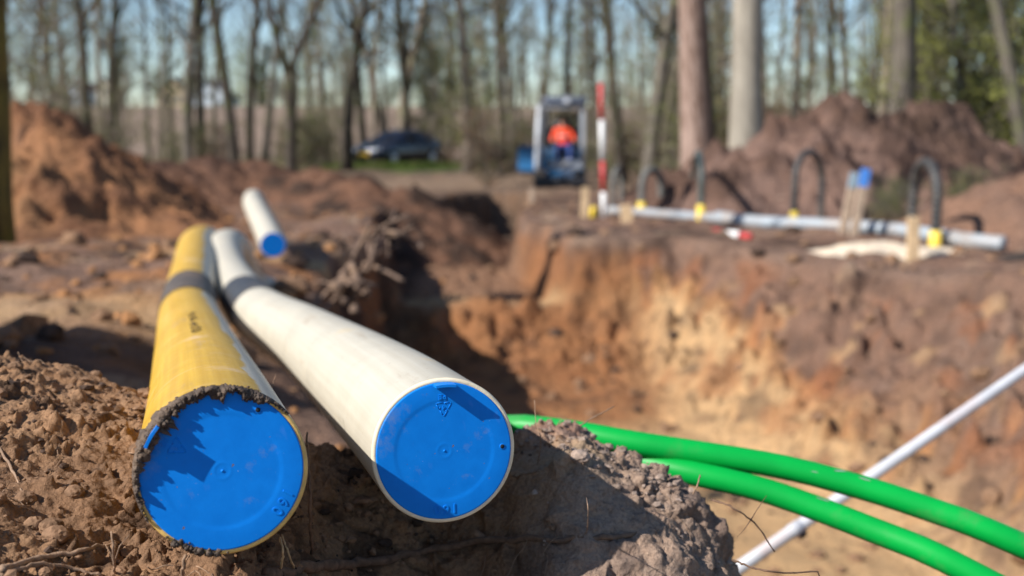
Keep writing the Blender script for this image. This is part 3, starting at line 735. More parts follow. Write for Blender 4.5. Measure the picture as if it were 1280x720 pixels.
stick('twig', [on_mound(-4, 560, .004), on_mound(14, 590, .005), on_mound(34, 632, .003)], .0018, .0010, M_TWIG, 'reddish stalk lying on the upper slope of the mound', 'twig', seed=8)
b0 = on_mound(390, 690, -.002)
stick('root', [b0, at(388, 640, b0.y), at(386, 585, b0.y*1.01), at(384, 540, b0.y*1.02)], .0022, .0012, M_ROOT, 'thin dark root hanging between the two pipe ends', 'root', seed=9)
stick('root', [at(725, 532, 1.52), at(745, 520, 1.53), at(768, 508, 1.55)], .0010, .0007, M_TWIG, 'fine rootlet poking up from the lump before the green duct', 'root', seed=10)
stick('root', [on_mound(672, 582, .001), at(676, 550, 1.42), at(670, 528, 1.43), at(668, 500, 1.44)], .0007, .0005, M_TWIG, 'hair-thin root standing up right beside the cream cap', 'root', seed=11)
stick('root', [on_mound(715, 700, .002), on_mound(732, 672, .005), at(735, 640, 1.22), at(733, 622, 1.24)], .0008, .0005, M_TWIG, 'hair-thin pale root crossing the dark root', 'root', seed=12)
stick('root', [on_mound(890, 625, -.005), at(915, 634, 1.36), at(945, 656, 1.37), at(968, 690, 1.38)], .0014, .0008, M_ROOT, 'thin curved root sticking out of the soil lump over the pit', 'root', [(.62, .018, 0, .03, .0007), (.62, -.016, 0, -.022, .0007)], seed=13)
stick('root', [on_mound(915, 700, -.005), at(950, 712, 1.27), at(990, 716, 1.28), at(1022, 714, 1.29), at(1024, 722, 1.29)], .0014, .0009, M_ROOT, 'crooked root low on the soil lump above the pit', 'root', seed=14)
stick('root', [at(866, 618, 1.42), at(872, 606, 1.42), at(875, 594, 1.43)], .0011, .0009, M_TWIG, 'tiny stub of root before the lower green duct', 'root', seed=15)
stick('twig', [at(334, 500, 1.34), at(340, 484, 1.36), at(345, 468, 1.38)], .0011, .0007, M_ROOT, 'little dry stalk between the yellow and cream pipes', 'twig', seed=16)

q = random.Random(61); mb = MB()
for k in range(46):
    x, y = (q.uniform(-.76, -.28), q.uniform(1.0, 1.5)) if k < 26 else (q.uniform(-.1, .27), q.uniform(1.32, 1.6)); a = q.uniform(0, 6.28); P_ = []
    for j in range(6):
        P_.append(Vector((x, y, mz(x, y) + .002 + (.004 if j % 2 else 0)))); a += q.gauss(0, .6); x += .012*math.cos(a); y += .012*math.sin(a)
    mb.tube(spline(P_, 12), [q.uniform(.0003, .0007)]*12, 5)
o = mb.build('rootlets', M_TWIG); tag(o, 'fine loose rootlets tangled in the soil of the near mound', 'roots', kind='stuff')

# ------------------------------------------------------------------ the pulled-up root clump on the pit edge
M_STUMP = plain('root_wood', (0.17, 0.11, 0.078), .9, .45, 30, bumps=.7, dirt=(0.34, 0.21, 0.12), dirt_amt=.3)
base = at(462, 372, 5.9); base.z = max(gh(base.x, base.y), .05)
root = empty('root_clump', base); tag(root, 'torn-up root clump with stubby branches on the pit edge', 'root')
def rp(px, py, d=5.9): return at(px, py, d) - base
q = random.Random(8)
mb = MB()
for k in range(20): mb.lump(rp(q.gauss(438, 13), q.gauss(364, 9), 5.9 + q.uniform(-.12, .12)), q.uniform(.012, .034), q, 2, (1,1,1), .3)
mb.build('root_ball', M_STUMP, root)
for pts, r0, r1 in [([(425, 350), (445, 318), (463, 281)], .022, .016), ([(440, 345), (462, 335), (462, 300), (472, 285)], .02, .018), ([(462, 340), (468, 310), (478, 285), (512, 268)], .02, .016),
                    ([(470, 288), (500, 292), (518, 302), (528, 309)], .017, .013), ([(455, 330), (480, 338), (505, 352)], .018, .014), ([(468, 292), (480, 288), (494, 296), (497, 300)], .02, .012),
                    ([(485, 300), (486, 315), (484, 322)], .012, .009), ([(425, 352), (410, 365), (393, 385)], .022, .018), ([(430, 362), (418, 375), (404, 390)], .018, .014), ([(440, 330), (448, 350), (470, 358)], .026, .018), ([(450, 340), (470, 318), (500, 306)], .010, .006), ([(430, 345), (436, 312), (428, 290)], .009, .005), ([(470, 290), (488, 276), (494, 262)], .009, .005), ([(420, 360), (404, 352), (388, 356)], .009, .005), ([(500, 292), (514, 284), (522, 286)], .008, .005)]:
    m2 = MB(); P_ = spline([rp(x, y, 5.9 + q.uniform(-.12, .12)) for x, y in pts], 10); m2.tube(P_, [lerp(r0, r1, i/9)*.74*q.uniform(.85, 1.15) for i in range(10)], 9, rnd=q, jit=.1)
    m2.build('branch', M_STUMP, root)

# ------------------------------------------------------------------ conduit, hoses and stakes on the far bank
M_COND = plain('conduit_grey', (0.33, 0.37, 0.40), .45, .12, 6, dirt=(0.30, 0.22, 0.16), dirt_amt=.7)
M_HOSE = plain('hose_black', (0.035, 0.034, 0.033), .5, .3, 20, dirt=(0.13, 0.11, 0.09), dirt_amt=.6)
M_HOSEG = plain('hose_dusty', (0.13, 0.125, 0.11), .6, .3, 20)
M_HOSEN = plain('hose_green', (0.07, 0.085, 0.075), .5, .3, 20)
M_CAPY = plain('cap_yellow', (0.80, 0.56, 0.05), .45, .1, 20)
M_WOOD = plain('stake_wood', (0.60, 0.42, 0.24), .8, .3, 25, bumps=.3); M_WOODO = plain('stake_wood_old', (0.42, 0.31, 0.22), .85, .35, 25, bumps=.4)
M_PBLUE = plain('paint_blue', (0.06, 0.22, 0.62), .6, .2, 25); M_PBLUE2 = plain('paint_blue_faded', (0.25, 0.33, 0.37), .7, .3, 25)
M_RED = plain('paint_red', (0.50, 0.035, 0.035), .45, .15, 25); M_WHT = plain('paint_white', (0.78, 0.77, 0.74), .5, .1, 25)
def conduit(pxs, label, r=.072):
    pts = []
    for px, py in pxs:
        p = on_z(px, py, .07); p.z = max(gh(p.x, p.y) + r*.8, .03 + r*.5); pts.append(p)
    path = spline(pts, 40); base = path[0]; root = empty('grey_conduit', base); tag(root, label, 'conduit')
    mb = MB(); mb.tube([p-base for p in path], r, 24); mb.build('pipe_wall', M_COND, root)
    T = (path[1]-path[0]).normalized(); s = MB(); s.tube([T*-.02, T*0, T*.2, T*.22], [r+.004, r+.009, r+.009, r], 24); s.build('socket', M_COND, root)
    return path
cp = conduit([(762, 263), (800, 264), (850, 268), (905, 274)], 'thin grey conduit section reaching to the red and white pole', .055)
conduit([(898, 273), (960, 278), (1040, 283), (1120, 287), (1186, 296)], 'long thick grey conduit section behind the blue-tipped stakes')
conduit([(1178, 296), (1215, 301), (1255, 304)], 'end section of grey conduit running into the earth slope')
def hoop(px, top, px2, bot, bot2, r, mat, label, ribs=True, d=None, cap=0):
    A = on_z(px, bot, .03); B = on_z(px2, bot2, .03); A.z = gh(A.x, A.y)-.03; B.z = gh(B.x, B.y)-.03
    if d: B.y = A.y + d
    H = (at_y((px+px2)/2, top, (A.y+B.y)/2)).z - r; ground = min(A.z, B.z); h = H - ground
    Wd = (B-A); pts = []
    for k in range(25):
        t = k/24
        if t < .3: f = t/.3*.62; x = 0
        elif t > .7: f = (1-t)/.3*.62; x = 1
        else:
            a = (t-.3)/.4*math.pi; f = .62 + .38*math.sin(a); x = .5 - .5*math.cos(a)
        pts.append(A.lerp(B, x) + Vector((0, 0, f*h)))
    path = spline(pts, 150 if ribs else 60)
    root = empty('hose_hoop', A); tag(root, label, 'hose')
    mb = MB(); mb.tube([p-A for p in path], [r*(1 + (.10 if (i//2) % 2 else -.06)) for i in range(len(path))] if ribs else r, 14); mb.build('hose', mat, root)
    if cap:
        E = path[0] if cap == 1 else path[-1]; E = E - A
        c = MB(); c.tube([E + Vector((0,0,-.02)), E + Vector((0,0,.0)), E+Vector((0,0,.21)), E+Vector((0,0,.22))], [r*1.3, r*1.35, r*1.35, r*1.1], 16); c.build('yellow_sleeve', M_CAPY, root)
hoop(992, 189, 1026, 284, 279, .036, M_HOSE, 'black hose hoop with a yellow sleeve left of the blue-tipped stakes', cap=1)
hoop(1139, 199, 1169, 295, 304, .044, M_HOSE, 'ribbed black hose hoop right of the blue-tipped stakes', cap=2)
hoop(802, 209, 826, 266, 264, .045, M_HOSEG, 'dusty brown hose hoop between the pole and the pine', cap=1)
hoop(766, 208, 777, 262, 260, .035, M_HOSEG, 'narrow dusty hose hoop right behind the red and white pole')
hoop(876, 190, 866, 275, 262, .040, M_HOSEN, 'greenish hose hoop seen edge-on before the pine trunk', ribs=False, cap=1)
def stake(px, bot, px2, top, wpx, mat, label, paint=None, frac=.2, z=.0, d=None):
    A = on_z(px, bot, z); A.z = gh(A.x, A.y) - .03; B = at_y(px2, top, A.y)
    wd = wpx * A.y/F; dr = (B-A); L = dr.length; q = Vector((0,0,1)).rotation_difference(dr.normalized()).to_matrix()
    root = empty('wooden_stake', A); tag(root, label, 'stake')
    f = 1-frac if paint else 1.0
    mb = MB(); mb.box(dr*(f/2), (wd, wd*.55, L*f), q, .004); mb.build('shaft', mat, root, smooth=False)
    if paint:
        mb = MB(); mb.box(dr*((1+f)/2), (wd*1.02, wd*.58, L*(1-f)), q, .004); mb.build('painted_tip', paint, root, smooth=False)
stake(1052, 296, 1069, 216, 10, M_WOODO, 'leaning wooden stake with a faded grey-blue tip', M_PBLUE2, .24)
stake(1066, 297, 1083, 211, 10.5, M_WOODO, 'leaning wooden stake with a bright blue painted tip', M_PBLUE, .25)
stake(1141, 318, 1142, 271, 14, M_WOOD, 'short pale wooden peg before the ribbed hose hoop')
stake(730, 272, 732, 234, 9, M_WOOD, 'short pale wooden peg left of the red and white pole')
stake(664, 256, 665, 236, 7, M_WOODO, 'small dull wooden peg at the trench edge')
stake(977, 272, 978, 246, 8, M_WOODO, 'low weathered peg behind the black hose hoop')
stake(785, 278, 782, 256, 15, M_WOOD, 'stubby pale timber block at the end of the conduit')
A = on_z(755, 272, 0); A.z = gh(A.x, A.y); root = empty('ranging_pole', A); tag(root, 'tall red and white banded ranging pole standing by the trench', 'pole')
B = at_y(751, 104, A.y) - A; n = 4; rr = 3.2*A.y/F
marks = [0, .20, .43, .73, 1.0]
for k in range(4):
    mb = MB(); mb.tube([B*marks[k], B*marks[k+1]], rr, 14); mb.build('band', M_WHT if k % 2 == 0 else M_RED, root)
c = on_z(892, 287, .03); e = on_z(938, 297, .03); c.z = gh(c.x, c.y)+.03; e.z = gh(e.x, e.y)+.03
root = empty('marker_stick', c); tag(root, 'short red and white marker stick lying by the conduit', 'marker'); D = e - c
for t0, t1, m in ((0, .3, M_RED), (.3, .75, M_WHT), (.75, 1, M_RED)):
    mb = MB(); mb.tube([D*t0, D*t1], .035, 14); mb.build('band', m, root)
c = on_z(742, 265, .06); mb = MB(); mb.tube([(0,0,-.05), (0,0,.10), (.0,0,.14)], [.05, .05, .03], 16); o = mb.build('pipe_plug', M_CAPY); o.location = (c.x, c.y, gh(c.x, c.y)); tag(o, 'yellow plug standing beside the foot of the ranging pole', 'plug')
# pale sand spilled before the stakes
M_SANDP = soil_mat('pale_sand', 60, .6, .01)
c = on_z(1100, 311, 0); g = np.arange(-1, 1.0001, .04); X, Y = np.meshgrid(g*.95 + c.x, g*.42 + c.y)
fall = np.sqrt(((X-c.x)/.9)**2 + ((Y-c.y)/.38)**2) + .35*fbm(X*3, Y*3, 0, 3, 120)
Z = ground_h(X, Y) + .07*(1 - sstep(.2, 1.0, fall)) - .05*sstep(.75, 1.1, fall) + .02*fbm(X*9, Y*9, 0, 3, 121)
C = np.broadcast_to(np.array([0.66, 0.55, 0.42]), X.shape + (3,)) * (1 + .2*fbm(X*6, Y*6, 0, 3, 122))[..., None]
o = grid_mesh('sand_patch', X, Y, Z, C, M_SANDP); tag(o, 'patch of pale sand in front of the wooden stakes', 'sand')
mb = MB(); c = on_z(1262, 322, .0); mb.box((0, 0, .05), (.7, .12, .10), Matrix.Rotation(R(-38), 3, 'Z') @ Matrix.Rotation(R(-14), 3, 'Y'), .02)
o = mb.build('timber_sleeper', plain('dark_timber', (0.03, 0.022, 0.018), .9, .4, 15)); o.location = (c.x+.2, c.y, gh(c.x, c.y)); tag(o, 'dark length of timber lying on the pit bank', 'timber')

# ------------------------------------------------------------------ trees
def bark(name, c, c2, scale=6, moss=None):
    m, t, b = nodes(name); o = N(t, 'ShaderNodeTexCoord').outputs['Object']
    st = mapping(t, o, (scale, scale, scale*.22)); n1 = noise(t, st, 1.6, 6, .65); n2 = noise(t, o, scale*.25, 4, .6)
    col = mixc(t, c2, c, ramp(t, n1, .35, .62))
    if moss: col = mixc(t, col, moss, ramp(t, n2, .5, .68))
    t.links.new(col, b.inputs['Base Color']); b.inputs['Roughness'].default_value = .9; b.inputs['Specular IOR Level'].default_value = .2
    bump(t, b, n1, .6, .03); return m
B_GREY = bark('bark_grey', (0.17, 0.145, 0.115), (0.075, 0.062, 0.05), 7, (0.12, 0.13, 0.05))
B_DARK = bark('bark_dark', (0.085, 0.068, 0.053), (0.035, 0.028, 0.022), 7, (0.07, 0.075, 0.03))
B_PINE = bark('bark_pine', (0.36, 0.255, 0.205), (0.15, 0.09, 0.065), 9)
B_BEECH = bark('bark_beech', (0.34, 0.30, 0.24), (0.20, 0.172, 0.135), 3)
B_MOSS = bark('bark_mossy', (0.17, 0.12, 0.03), (0.05, 0.04, 0.02), 8, (0.17, 0.14, 0.03))
B_PALE = bark('bark_pale', (0.28, 0.225, 0.175), (0.13, 0.105, 0.082), 6, (0.20, 0.20, 0.10))
def leaf_mat(name, a, b_):
    m, t, b = nodes(name); r = N(t, 'ShaderNodeObjectInfo').outputs['Random']; o = N(t, 'ShaderNodeTexCoord').outputs['Object']
    col = mixc(t, a, b_, ramp(t, noise(t, o, 2.2, 4, .7), .35, .65)); t.links.new(col, b.inputs['Base Color'])
    b.inputs['Roughness'].default_value = .6; b.inputs['Specular IOR Level'].default_value = .25
    tr = N(t, 'ShaderNodeBsdfTranslucent'); t.links.new(col, tr.inputs[0]); mx_ = N(t, 'ShaderNodeMixShader'); mx_.inputs[0].default_value = .45
    t.links.new(b.outputs[0], mx_.inputs[1]); t.links.new(tr.outputs[0], mx_.inputs[2]); t.links.new(mx_.outputs[0], t.nodes['Material Output'].inputs[0]); return m
LF_SPRING = leaf_mat('leaf_spring', (0.24, 0.26, 0.075), (0.17, 0.17, 0.07)); LF_GREEN = leaf_mat('leaf_green', (0.38, 0.39, 0.09), (0.25, 0.26, 0.075))
LF_DARK = leaf_mat('leaf_evergreen', (0.035, 0.055, 0.02), (0.02, 0.03, 0.014)); LF_BROWN = leaf_mat('leaf_dry', (0.26, 0.15, 0.075), (0.17, 0.105, 0.06))

def gen_tree(seed, H=13.0, r0=.16, first=.25, nb=26, lean=.3, leaves=1200, fork=None, twig=1.0, spread=.28, leaf_size=.05, low_twigs=10, dens=1.0):
    """returns (trunk MB, crown MB); base at the origin. crown material 0 = twigs, 1 = leaves"""
    q = random.Random(seed); tr = MB(); cr = MB(); tips = []
    def wander(a, d, L, n, bend, lift=.0):
        P = [Vector(a)]; d = Vector(d).normalized()
        for k in range(n):
            d = (d + Vector((q.gauss(0, bend), q.gauss(0, bend), q.gauss(0, bend)*.6 + lift))).normalized(); P.append(P[-1] + d*L/n)
        return P
    stems = []
    if fork:
        t0 = wander((0,0,-.25), (0,0,1), fork+.25, 6, .03); r1 = r0*.9
        tr.tube(t0, [lerp(r0*1.35, r0*1.02, min(1, i/1.2)) if i < 2 else lerp(r0, r1, i/6) for i in range(7)], 12, rnd=q, jit=.05)
        for s in (-1, 1):
            P = wander(t0[-1] - Vector((0,0,.1)), (s*.34 + q.uniform(-.05,.05), q.uniform(-.15, .15), 1), H-fork, 12, .05, .03); stems.append((P, r1*.72))
    else:
        P = wander((0,0,-.25), (q.uniform(-.03,.03), q.uniform(-.03,.03), 1), H, 18, .035*lean/.3, .02); stems.append((P, r0))
    for P, rb in stems:
        n = len(P)-1; rad = [max(.012, rb*(1 - i/n)**.75) for i in range(n+1)]
        if not fork: rad[0] = rb*1.35; rad[1] = rb*1.03
        tr.tube(P, rad, 12, rnd=q, jit=.05)
        for k in range(int(nb/len(stems))):
            t = lerp(first, .97, (k + q.random())/(nb/len(stems))); i = min(n-1, int(t*n)); p = P[i].lerp(P[i+1], t*n-i)
            a = q.uniform(0, 2*math.pi); L = H*spread*(1.05-t)**.7*q.uniform(.5, 1.15) + .4
            B = wander(p, (math.cos(a), math.sin(a), q.uniform(.35, 1.3)), L, 7, .16, .05)
            rb2 = min(rad[i]*.55, .012 + L*.014); cr.cur = 0
            cr.tube(B, [lerp(rb2, .006, j/7) for j in range(8)], 5, cap=False)
            for j in range(int((4 + L*2.2)*twig)):
                u = q.uniform(.2, 1.0); b = B[min(6, int(u*7))].lerp(B[min(7, int(u*7)+1)], u*7 % 1)
                a2 = q.uniform(0, 6.283); l2 = q.uniform(.3, .9)*(.5 + L*.18)
                W = wander(b, (math.cos(a2), math.sin(a2), q.uniform(-.1, 1.0)), l2, 4, .22, .03)
                cr.tube(W, [.008, .007, .006, .005, .004], 3, cap=False); tips += W[1:]
    for k in range(low_twigs):                                   # thin shoots off the lower trunk
        z = q.uniform(.5, H*first + 1.5); a = q.uniform(0, 6.283); P, rb = stems[0]
        p = Vector((0,0,z)) if fork else P[min(len(P)-1, int(z/H*(len(P)-1)))]
        W = wander(p, (math.cos(a), math.sin(a), q.uniform(0, .9)), q.uniform(.6, 2.0), 6, .2, .03); cr.cur = 0
        cr.tube(W, [.011, .010, .009, .008, .006, .005, .004], 3, cap=False); tips += W[2:]
        for j in range(3):
            V_ = wander(W[q.randint(2, 5)], (q.gauss(0,1), q.gauss(0,1), q.uniform(0, 1)), q.uniform(.2, .6), 3, .2); cr.tube(V_, [.006, .005, .004, .003], 3, cap=False); tips += V_[1:]
    cr.cur = 1
    for k in range(leaves):
        if not tips: break
        c = q.choice(tips) + Vector((q.gauss(0, .07), q.gauss(0, .07), q.gauss(0, .07))); s = leaf_size*q.uniform(.6, 1.4)
        d = Vector((q.gauss(0,1), q.gauss(0,1), q.gauss(0,1))).normalized(); e = d.orthogonal().normalized()
        e = (Quaternion(d, q.uniform(0, 6.28)) @ e); f = d.cross(e)
        cr.add([c, c + e*s*.5 + f*s*.32, c + e*s, c + e*s*.5 - f*s*.32], [[0,1,2,3]])
    return tr, cr
_proto = {}
def proto(key, bk, lf, **kw):
    t, c = gen_tree(**kw); tm = t.build('trunk', bk).data; cm = c.build('crown', [bk, lf]).data
    for o in [o for o in COL.objects if o.data in (tm, cm)]: bpy.data.objects.remove(o)
    _proto[key] = (tm, cm, kw.get('r0', .16))
def place(key, name, loc, dia, lean_x=0., lean_y=0., rz=0., label='', group=None, cat='tree', sz=1.0, sxy=None):
    tm, cm, r0 = _proto[key]; s = sxy or dia/(2*r0)
    e = empty(name, loc); tag(e, label, cat, group)
    e.rotation_euler = (Matrix.Rotation(lean_x, 3, 'Y') @ Matrix.Rotation(lean_y, 3, 'X') @ Matrix.Rotation(rz, 3, 'Z')).to_euler()
    e.scale = (s, s, sz)
    for nm, me in (('trunk', tm), ('crown', cm)):
        o = bpy.data.objects.new(nm, me); COL.objects.link(o); o.parent = e
    return e
for k in range(4): proto('d%d' % k, B_DARK, LF_SPRING, seed=200+k, H=14, r0=.16, first=.3, nb=24, low_twigs=9, leaves=900)
for k in range(4): proto('g%d' % k, B_GREY, LF_SPRING, seed=210+k, H=14, r0=.16, first=.26, nb=26, low_twigs=11, leaves=1100)
for k in range(2): proto('p%d' % k, B_PALE, LF_SPRING, seed=220+k, H=14, r0=.16, first=.3, nb=22, low_twigs=7, leaves=900)
proto('fork', B_DARK, LF_SPRING, seed=231, H=13, r0=.20, fork=3.1, nb=26, leaves=1000)
proto('pine', B_PINE, LF_DARK, seed=241, H=19, r0=.27, first=.55, nb=26, lean=.12, low_twigs=0, leaves=5000, leaf_size=.10)
proto('pine2', B_DARK, LF_DARK, seed=242, H=18, r0=.16, first=.5, nb=24, lean=.15, low_twigs=2, leaves=3000, leaf_size=.10)
proto('beech', B_BEECH, LF_SPRING, seed=251, H=20, r0=.28, first=.4, nb=30, lean=.08, low_twigs=3, leaves=1800)
proto('oak', B_GREY, LF_SPRING, seed=252, H=17, r0=.28, first=.35, nb=30, lean=.25, low_twigs=6, leaves=1800)
proto('moss', B_MOSS, LF_SPRING, seed=253, H=12, r0=.15, first=.45, nb=18, lean=.2, low_twigs=0, leaves=600)
for k in range(3): proto('s%d' % k, B_PALE, LF_SPRING, seed=260+k, H=6.5, r0=.05, first=.12, nb=24, low_twigs=8, leaves=900, spread=.26, leaf_size=.06)
for k in range(3): proto('leafy%d' % k, B_GREY, LF_GREEN, seed=270+k, H=8, r0=.09, first=.06, nb=46, low_twigs=26, leaves=4800, spread=.32, leaf_size=.075, twig=1.2)
proto('ever', B_DARK, LF_DARK, seed=280, H=9, r0=.14, first=.05, nb=60, low_twigs=10, leaves=9000, spread=.24, leaf_size=.13, twig=1.2)
for k in range(2): proto('bush%d' % k, B_GREY, LF_BROWN if k else LF_SPRING, seed=290+k, H=1.7, r0=.02, first=.02, nb=26, low_twigs=22, leaves=1700, spread=.5, leaf_size=.055, twig=1.6)

def put_tree(xb, xt, wpx, d, key, label, group, name='tree', rz=None):
    p = at_y(xb, 200, d); z = gh(p.x, d); yb = 168 + F*(1.05 - z)/d
    q = random.Random(int(xb*7 + d)); return place(key, name, (p.x, d, z), wpx*d/F, math.atan((xt-xb)/max(60, yb)), q.uniform(-.03, .03), q.uniform(0, 6.28) if rz is None else rz, label, group, sz=q.uniform(.9, 1.15))
GL = 'slender dark tree in the row behind the orange heap'; GC = 'slender tree in the row between the orange heap and the digger'; GR = 'slender tree in the wood behind the conduit'
GF = 'thin grey tree far back in the wood'
spec = [(14,12,9,38,'d0'),(36,32,9,42,'d1'),(72,62,11,40,'g0'),(88,79,8,50,'g1'),(104,117,14,36,'d2'),(141,133,12,36,'d3'),(152,154,8,50,'g2'),(186,190,7,58,'g3'),
        (234,236,12,34,'g1'),(252,249,12,38,'d0'),(268,273,7,55,'g0'),(292,297,15,33,'d1'),(312,320,12,36,'d2'),(330,347,10,42,'g2'),(386,390,8,55,'g3'),(408,404,9,46,'g0'),
        (434,427,14,40,'d3'),(457,431,12,54,'d0'),(483,463,10,55,'p0'),(501,517,15,53,'p1'),(511,526,10,56,'d1'),(560,567,8,52,'g1'),(585,590,13,38,'p0'),(601,597,8,52,'g2'),(628,621,12,36,'d2'),
        (643,631,11,42,'g3'),(672,675,8,50,'d3'),(706,711,9,40,'d1'),(742,735,7,55,'g0'),(779,762,14,31,'d0'),(812,811,21,27,'g2'),(838,834,8,45,'g1'),(893,886,8,50,'d2'),(903,898,9,40,'p1'),
        (958,953,10,32,'p0'),(972,968,7,44,'g0'),(989,993,11,28,'p1'),(1012,1006,7,40,'g3'),(1035,1040,8,40,'d0'),(1062,1056,10,36,'g1'),(1084,1080,9,32,'g2'),(1101,1102,14,26,'p0'),(1112,1118,10,30,'p1'),(1168,1160,9,36,'g3'),(1204,1216,8,34,'g0')]
_q = random.Random(404)
for k in range(30):
    x_ = _q.uniform(-20, 1110); spec.append((x_, x_ + _q.gauss(0, 9), _q.uniform(4, 8), _q.uniform(49, 57), _q.choice(['d0', 'd1', 'd2', 'g0', 'g3', 'p1'])))
for xb, xt, wp, d, key in spec:
    far = d >= 48 and not 440 < xb < 520
    lab, grp = (GF, 'far trees of the wood') if far else ((GL, 'trees behind the orange heap') if xb < 240 else ((GC, 'trees between heap and digger') if xb < 690 else (GR, 'trees behind the conduit')))
    kd = ('stout ' if wp >= 13 else ('slim ' if wp >= 9 else 'thin ')) + {'d': 'dark', 'g': 'grey', 'p': 'pale'}[key[0]]
    lab = lab.replace('slender dark', kd).replace('slender', kd).replace('thin grey', kd)
    if far: lab += (' beyond the orange heap' if xb < 300 else (' beyond the parked car' if xb < 640 else (' beyond the digger' if xb < 860 else ' beyond the conduit')))
    put_tree(xb, xt, wp, d, key, lab, kd + ' ' + grp + lab[-14:] * far)
put_tree(362, 368, 15, 32, 'fork', 'dark tree with a forked trunk in the row beyond the cream pipes', None, rz=.2)
put_tree(872, 852, 38, 20, 'pine', 'stout pine with reddish grey bark behind the hose hoops', None, 'pine_tree')
put_tree(889, 874, 21, 21.5, 'pine2', 'dark trunk standing close behind the reddish pine', None, 'pine_tree')
put_tree(933, 924, 43, 19.5, 'beech', 'smooth pale beech with a thick trunk beside the brown heap', None, 'beech_tree')
put_tree(1124, 1134, 34, 22, 'oak', 'thick brown oak trunk rising behind the peak of the brown heap', None, 'oak_tree')
e = put_tree(1296, 1228, 20, 19, 'g3', 'leaning grey tree slanting over the end of the brown heap', None)
place('moss', 'tree', (-4.27, 9.3, gh(-4.27, 9.3)), .30, .02, 0, 1.0, 'mossy olive trunk standing in front of the orange heap', None)
q = random.Random(77)
def SAPL(px):
    for lim, t in ((240, 'behind the orange heap'), (430, 'behind the low reddish mounds'), (640, 'around the parked car'), (860, 'behind the digger'), (2000, 'behind the brown heap')):
        if px < lim: return 'thin twiggy sapling in spring bud ' + t, 'saplings ' + t
for k in range(42):                                           # saplings and understorey
    px = q.uniform(-40, 1180); d = q.uniform(26, 50)
    if 430 < px < 560 and d < 47: d = q.uniform(52, 58)
    if 630 < px < 780 and d < 33: d = q.uniform(34, 50)
    p = at_y(px, 200, d); place('s%d' % (k % 3), 'sapling', (p.x, d, gh(p.x, d)), .1, q.uniform(-.06, .06), q.uniform(-.06, .06), q.uniform(0, 6), *SAPL(px), sxy=q.uniform(.8, 1.3), sz=q.uniform(.7, 1.2))
for px, d, s in ((1172, 25, 1.0), (1215, 23, 1.1), (1258, 25, 1.15), (1300, 22, 1.1), (1190, 31, 1.2), (1245, 30, 1.3), (1150, 34, 1.1), (1172, 28, 1.2), (1272, 24, 1.2), (1330, 27, 1.3), (1100, 42, 1.0), (590, 50, .9), (560, 56, .9)):
    p = at_y(px, 200, d); lab = (('bushy green tree in fresh leaf close behind the leaning trunk', 'leafy trees behind the leaning trunk') if px > 1235 else ('bushy green tree in fresh leaf close behind the brown heap', 'leafy trees close behind the brown heap') if d < 29 else ('bushy green tree in fresh leaf well beyond the brown heap', 'leafy trees well beyond the brown heap')) if px > 1000 else ('bushy green tree in fresh leaf behind the car', 'leafy trees behind the car')
    place('leafy%d' % (int(px) % 3), 'leafy_tree', (p.x, d, gh(p.x, d)), .1, 0, 0, px*.1, lab[0], lab[1], sxy=s, sz=s)
for px, d, s in ((541, 66, .9), (152, 100, .7), (330, 120, .8), (838, 62, .7)):
    p = at_y(px, 200, d); place('ever', 'evergreen_tree', (p.x, d, gh(p.x, d)), .1, 0, 0, px*.1, 'dark evergreen tree standing out among the bare trunks', 'evergreens in the background', sxy=s, sz=s)
for k in range(32):
    px = q.uniform(560, 1000) if k < 16 else q.uniform(-20, 560); d = q.uniform(24, 36) if k < 16 else q.uniform(34, 50)
    if 630 < px < 800: d = q.uniform(31, 38)
    if px < 600 and d < 46 and 430 < px: d = q.uniform(51.5, 56)
    p = at_y(px, 200, d); s = q.uniform(.7, 1.3)
    place('bush%d' % (k % 2), 'shrub', (p.x, d, gh(p.x, d)), .1, 0, 0, q.uniform(0, 6), ('brown-leaved low shrub at the edge of the wood' if k % 2 else 'green-budding low shrub at the edge of the wood'), 'brown shrubs' if k % 2 else 'green shrubs', 'shrub', sxy=s, sz=s)
for px, y, s in ((1108, 12.8, .26), (1128, 13.2, .30), (1196, 12.8, .28), (1212, 13.0, .3)):
    p = at_y(px, 240, y); place('bush0', 'weed', (p.x, y, gh(p.x, y) + (.15 if px > 1200 else 0)), .1, 0, 0, px, 'small green weed growing at the foot of the brown heap', 'weeds by the brown heap', 'plant', sxy=s, sz=s)
def FARL(key, px):
    kind = 'leafy green' if key[0] == 'l' else ('thin low' if key[0] == 's' else ('dark bare' if key[0] == 'd' else ('pale bare' if key[0] == 'p' else 'grey bare')))
    for lim, t in ((300, 'beyond the orange heap'), (650, 'beyond the parked car'), (880, 'beyond the digger'), (3000, 'beyond the brown heap')):
        if px < lim: return 'distant ' + kind + ' tree on the skyline ' + t, 'far ' + kind + ' trees ' + t
for k in range(100):                                          # the far line of trees over the field bank
    d = q.uniform(96, 190); px = q.uniform(-60, 1340)
    if 40 < px < 290 and q.random() < .55: continue
    if 188 < px < 240 or 84 < px < 140: continue
    p = at_y(px, 150, d); key = q.choice(['g0', 'g1', 'g2', 'p0', 'd1', 's0', 's1', 's2', 'leafy0', 'leafy1'])
    place(key, 'far_tree', (p.x, d, gh(p.x, d) - .1), .1, q.uniform(-.04, .04), 0, q.uniform(0, 6), *FARL(key, px), sxy=q.uniform(1.0, 1.8), sz=q.uniform(.8, 1.3))

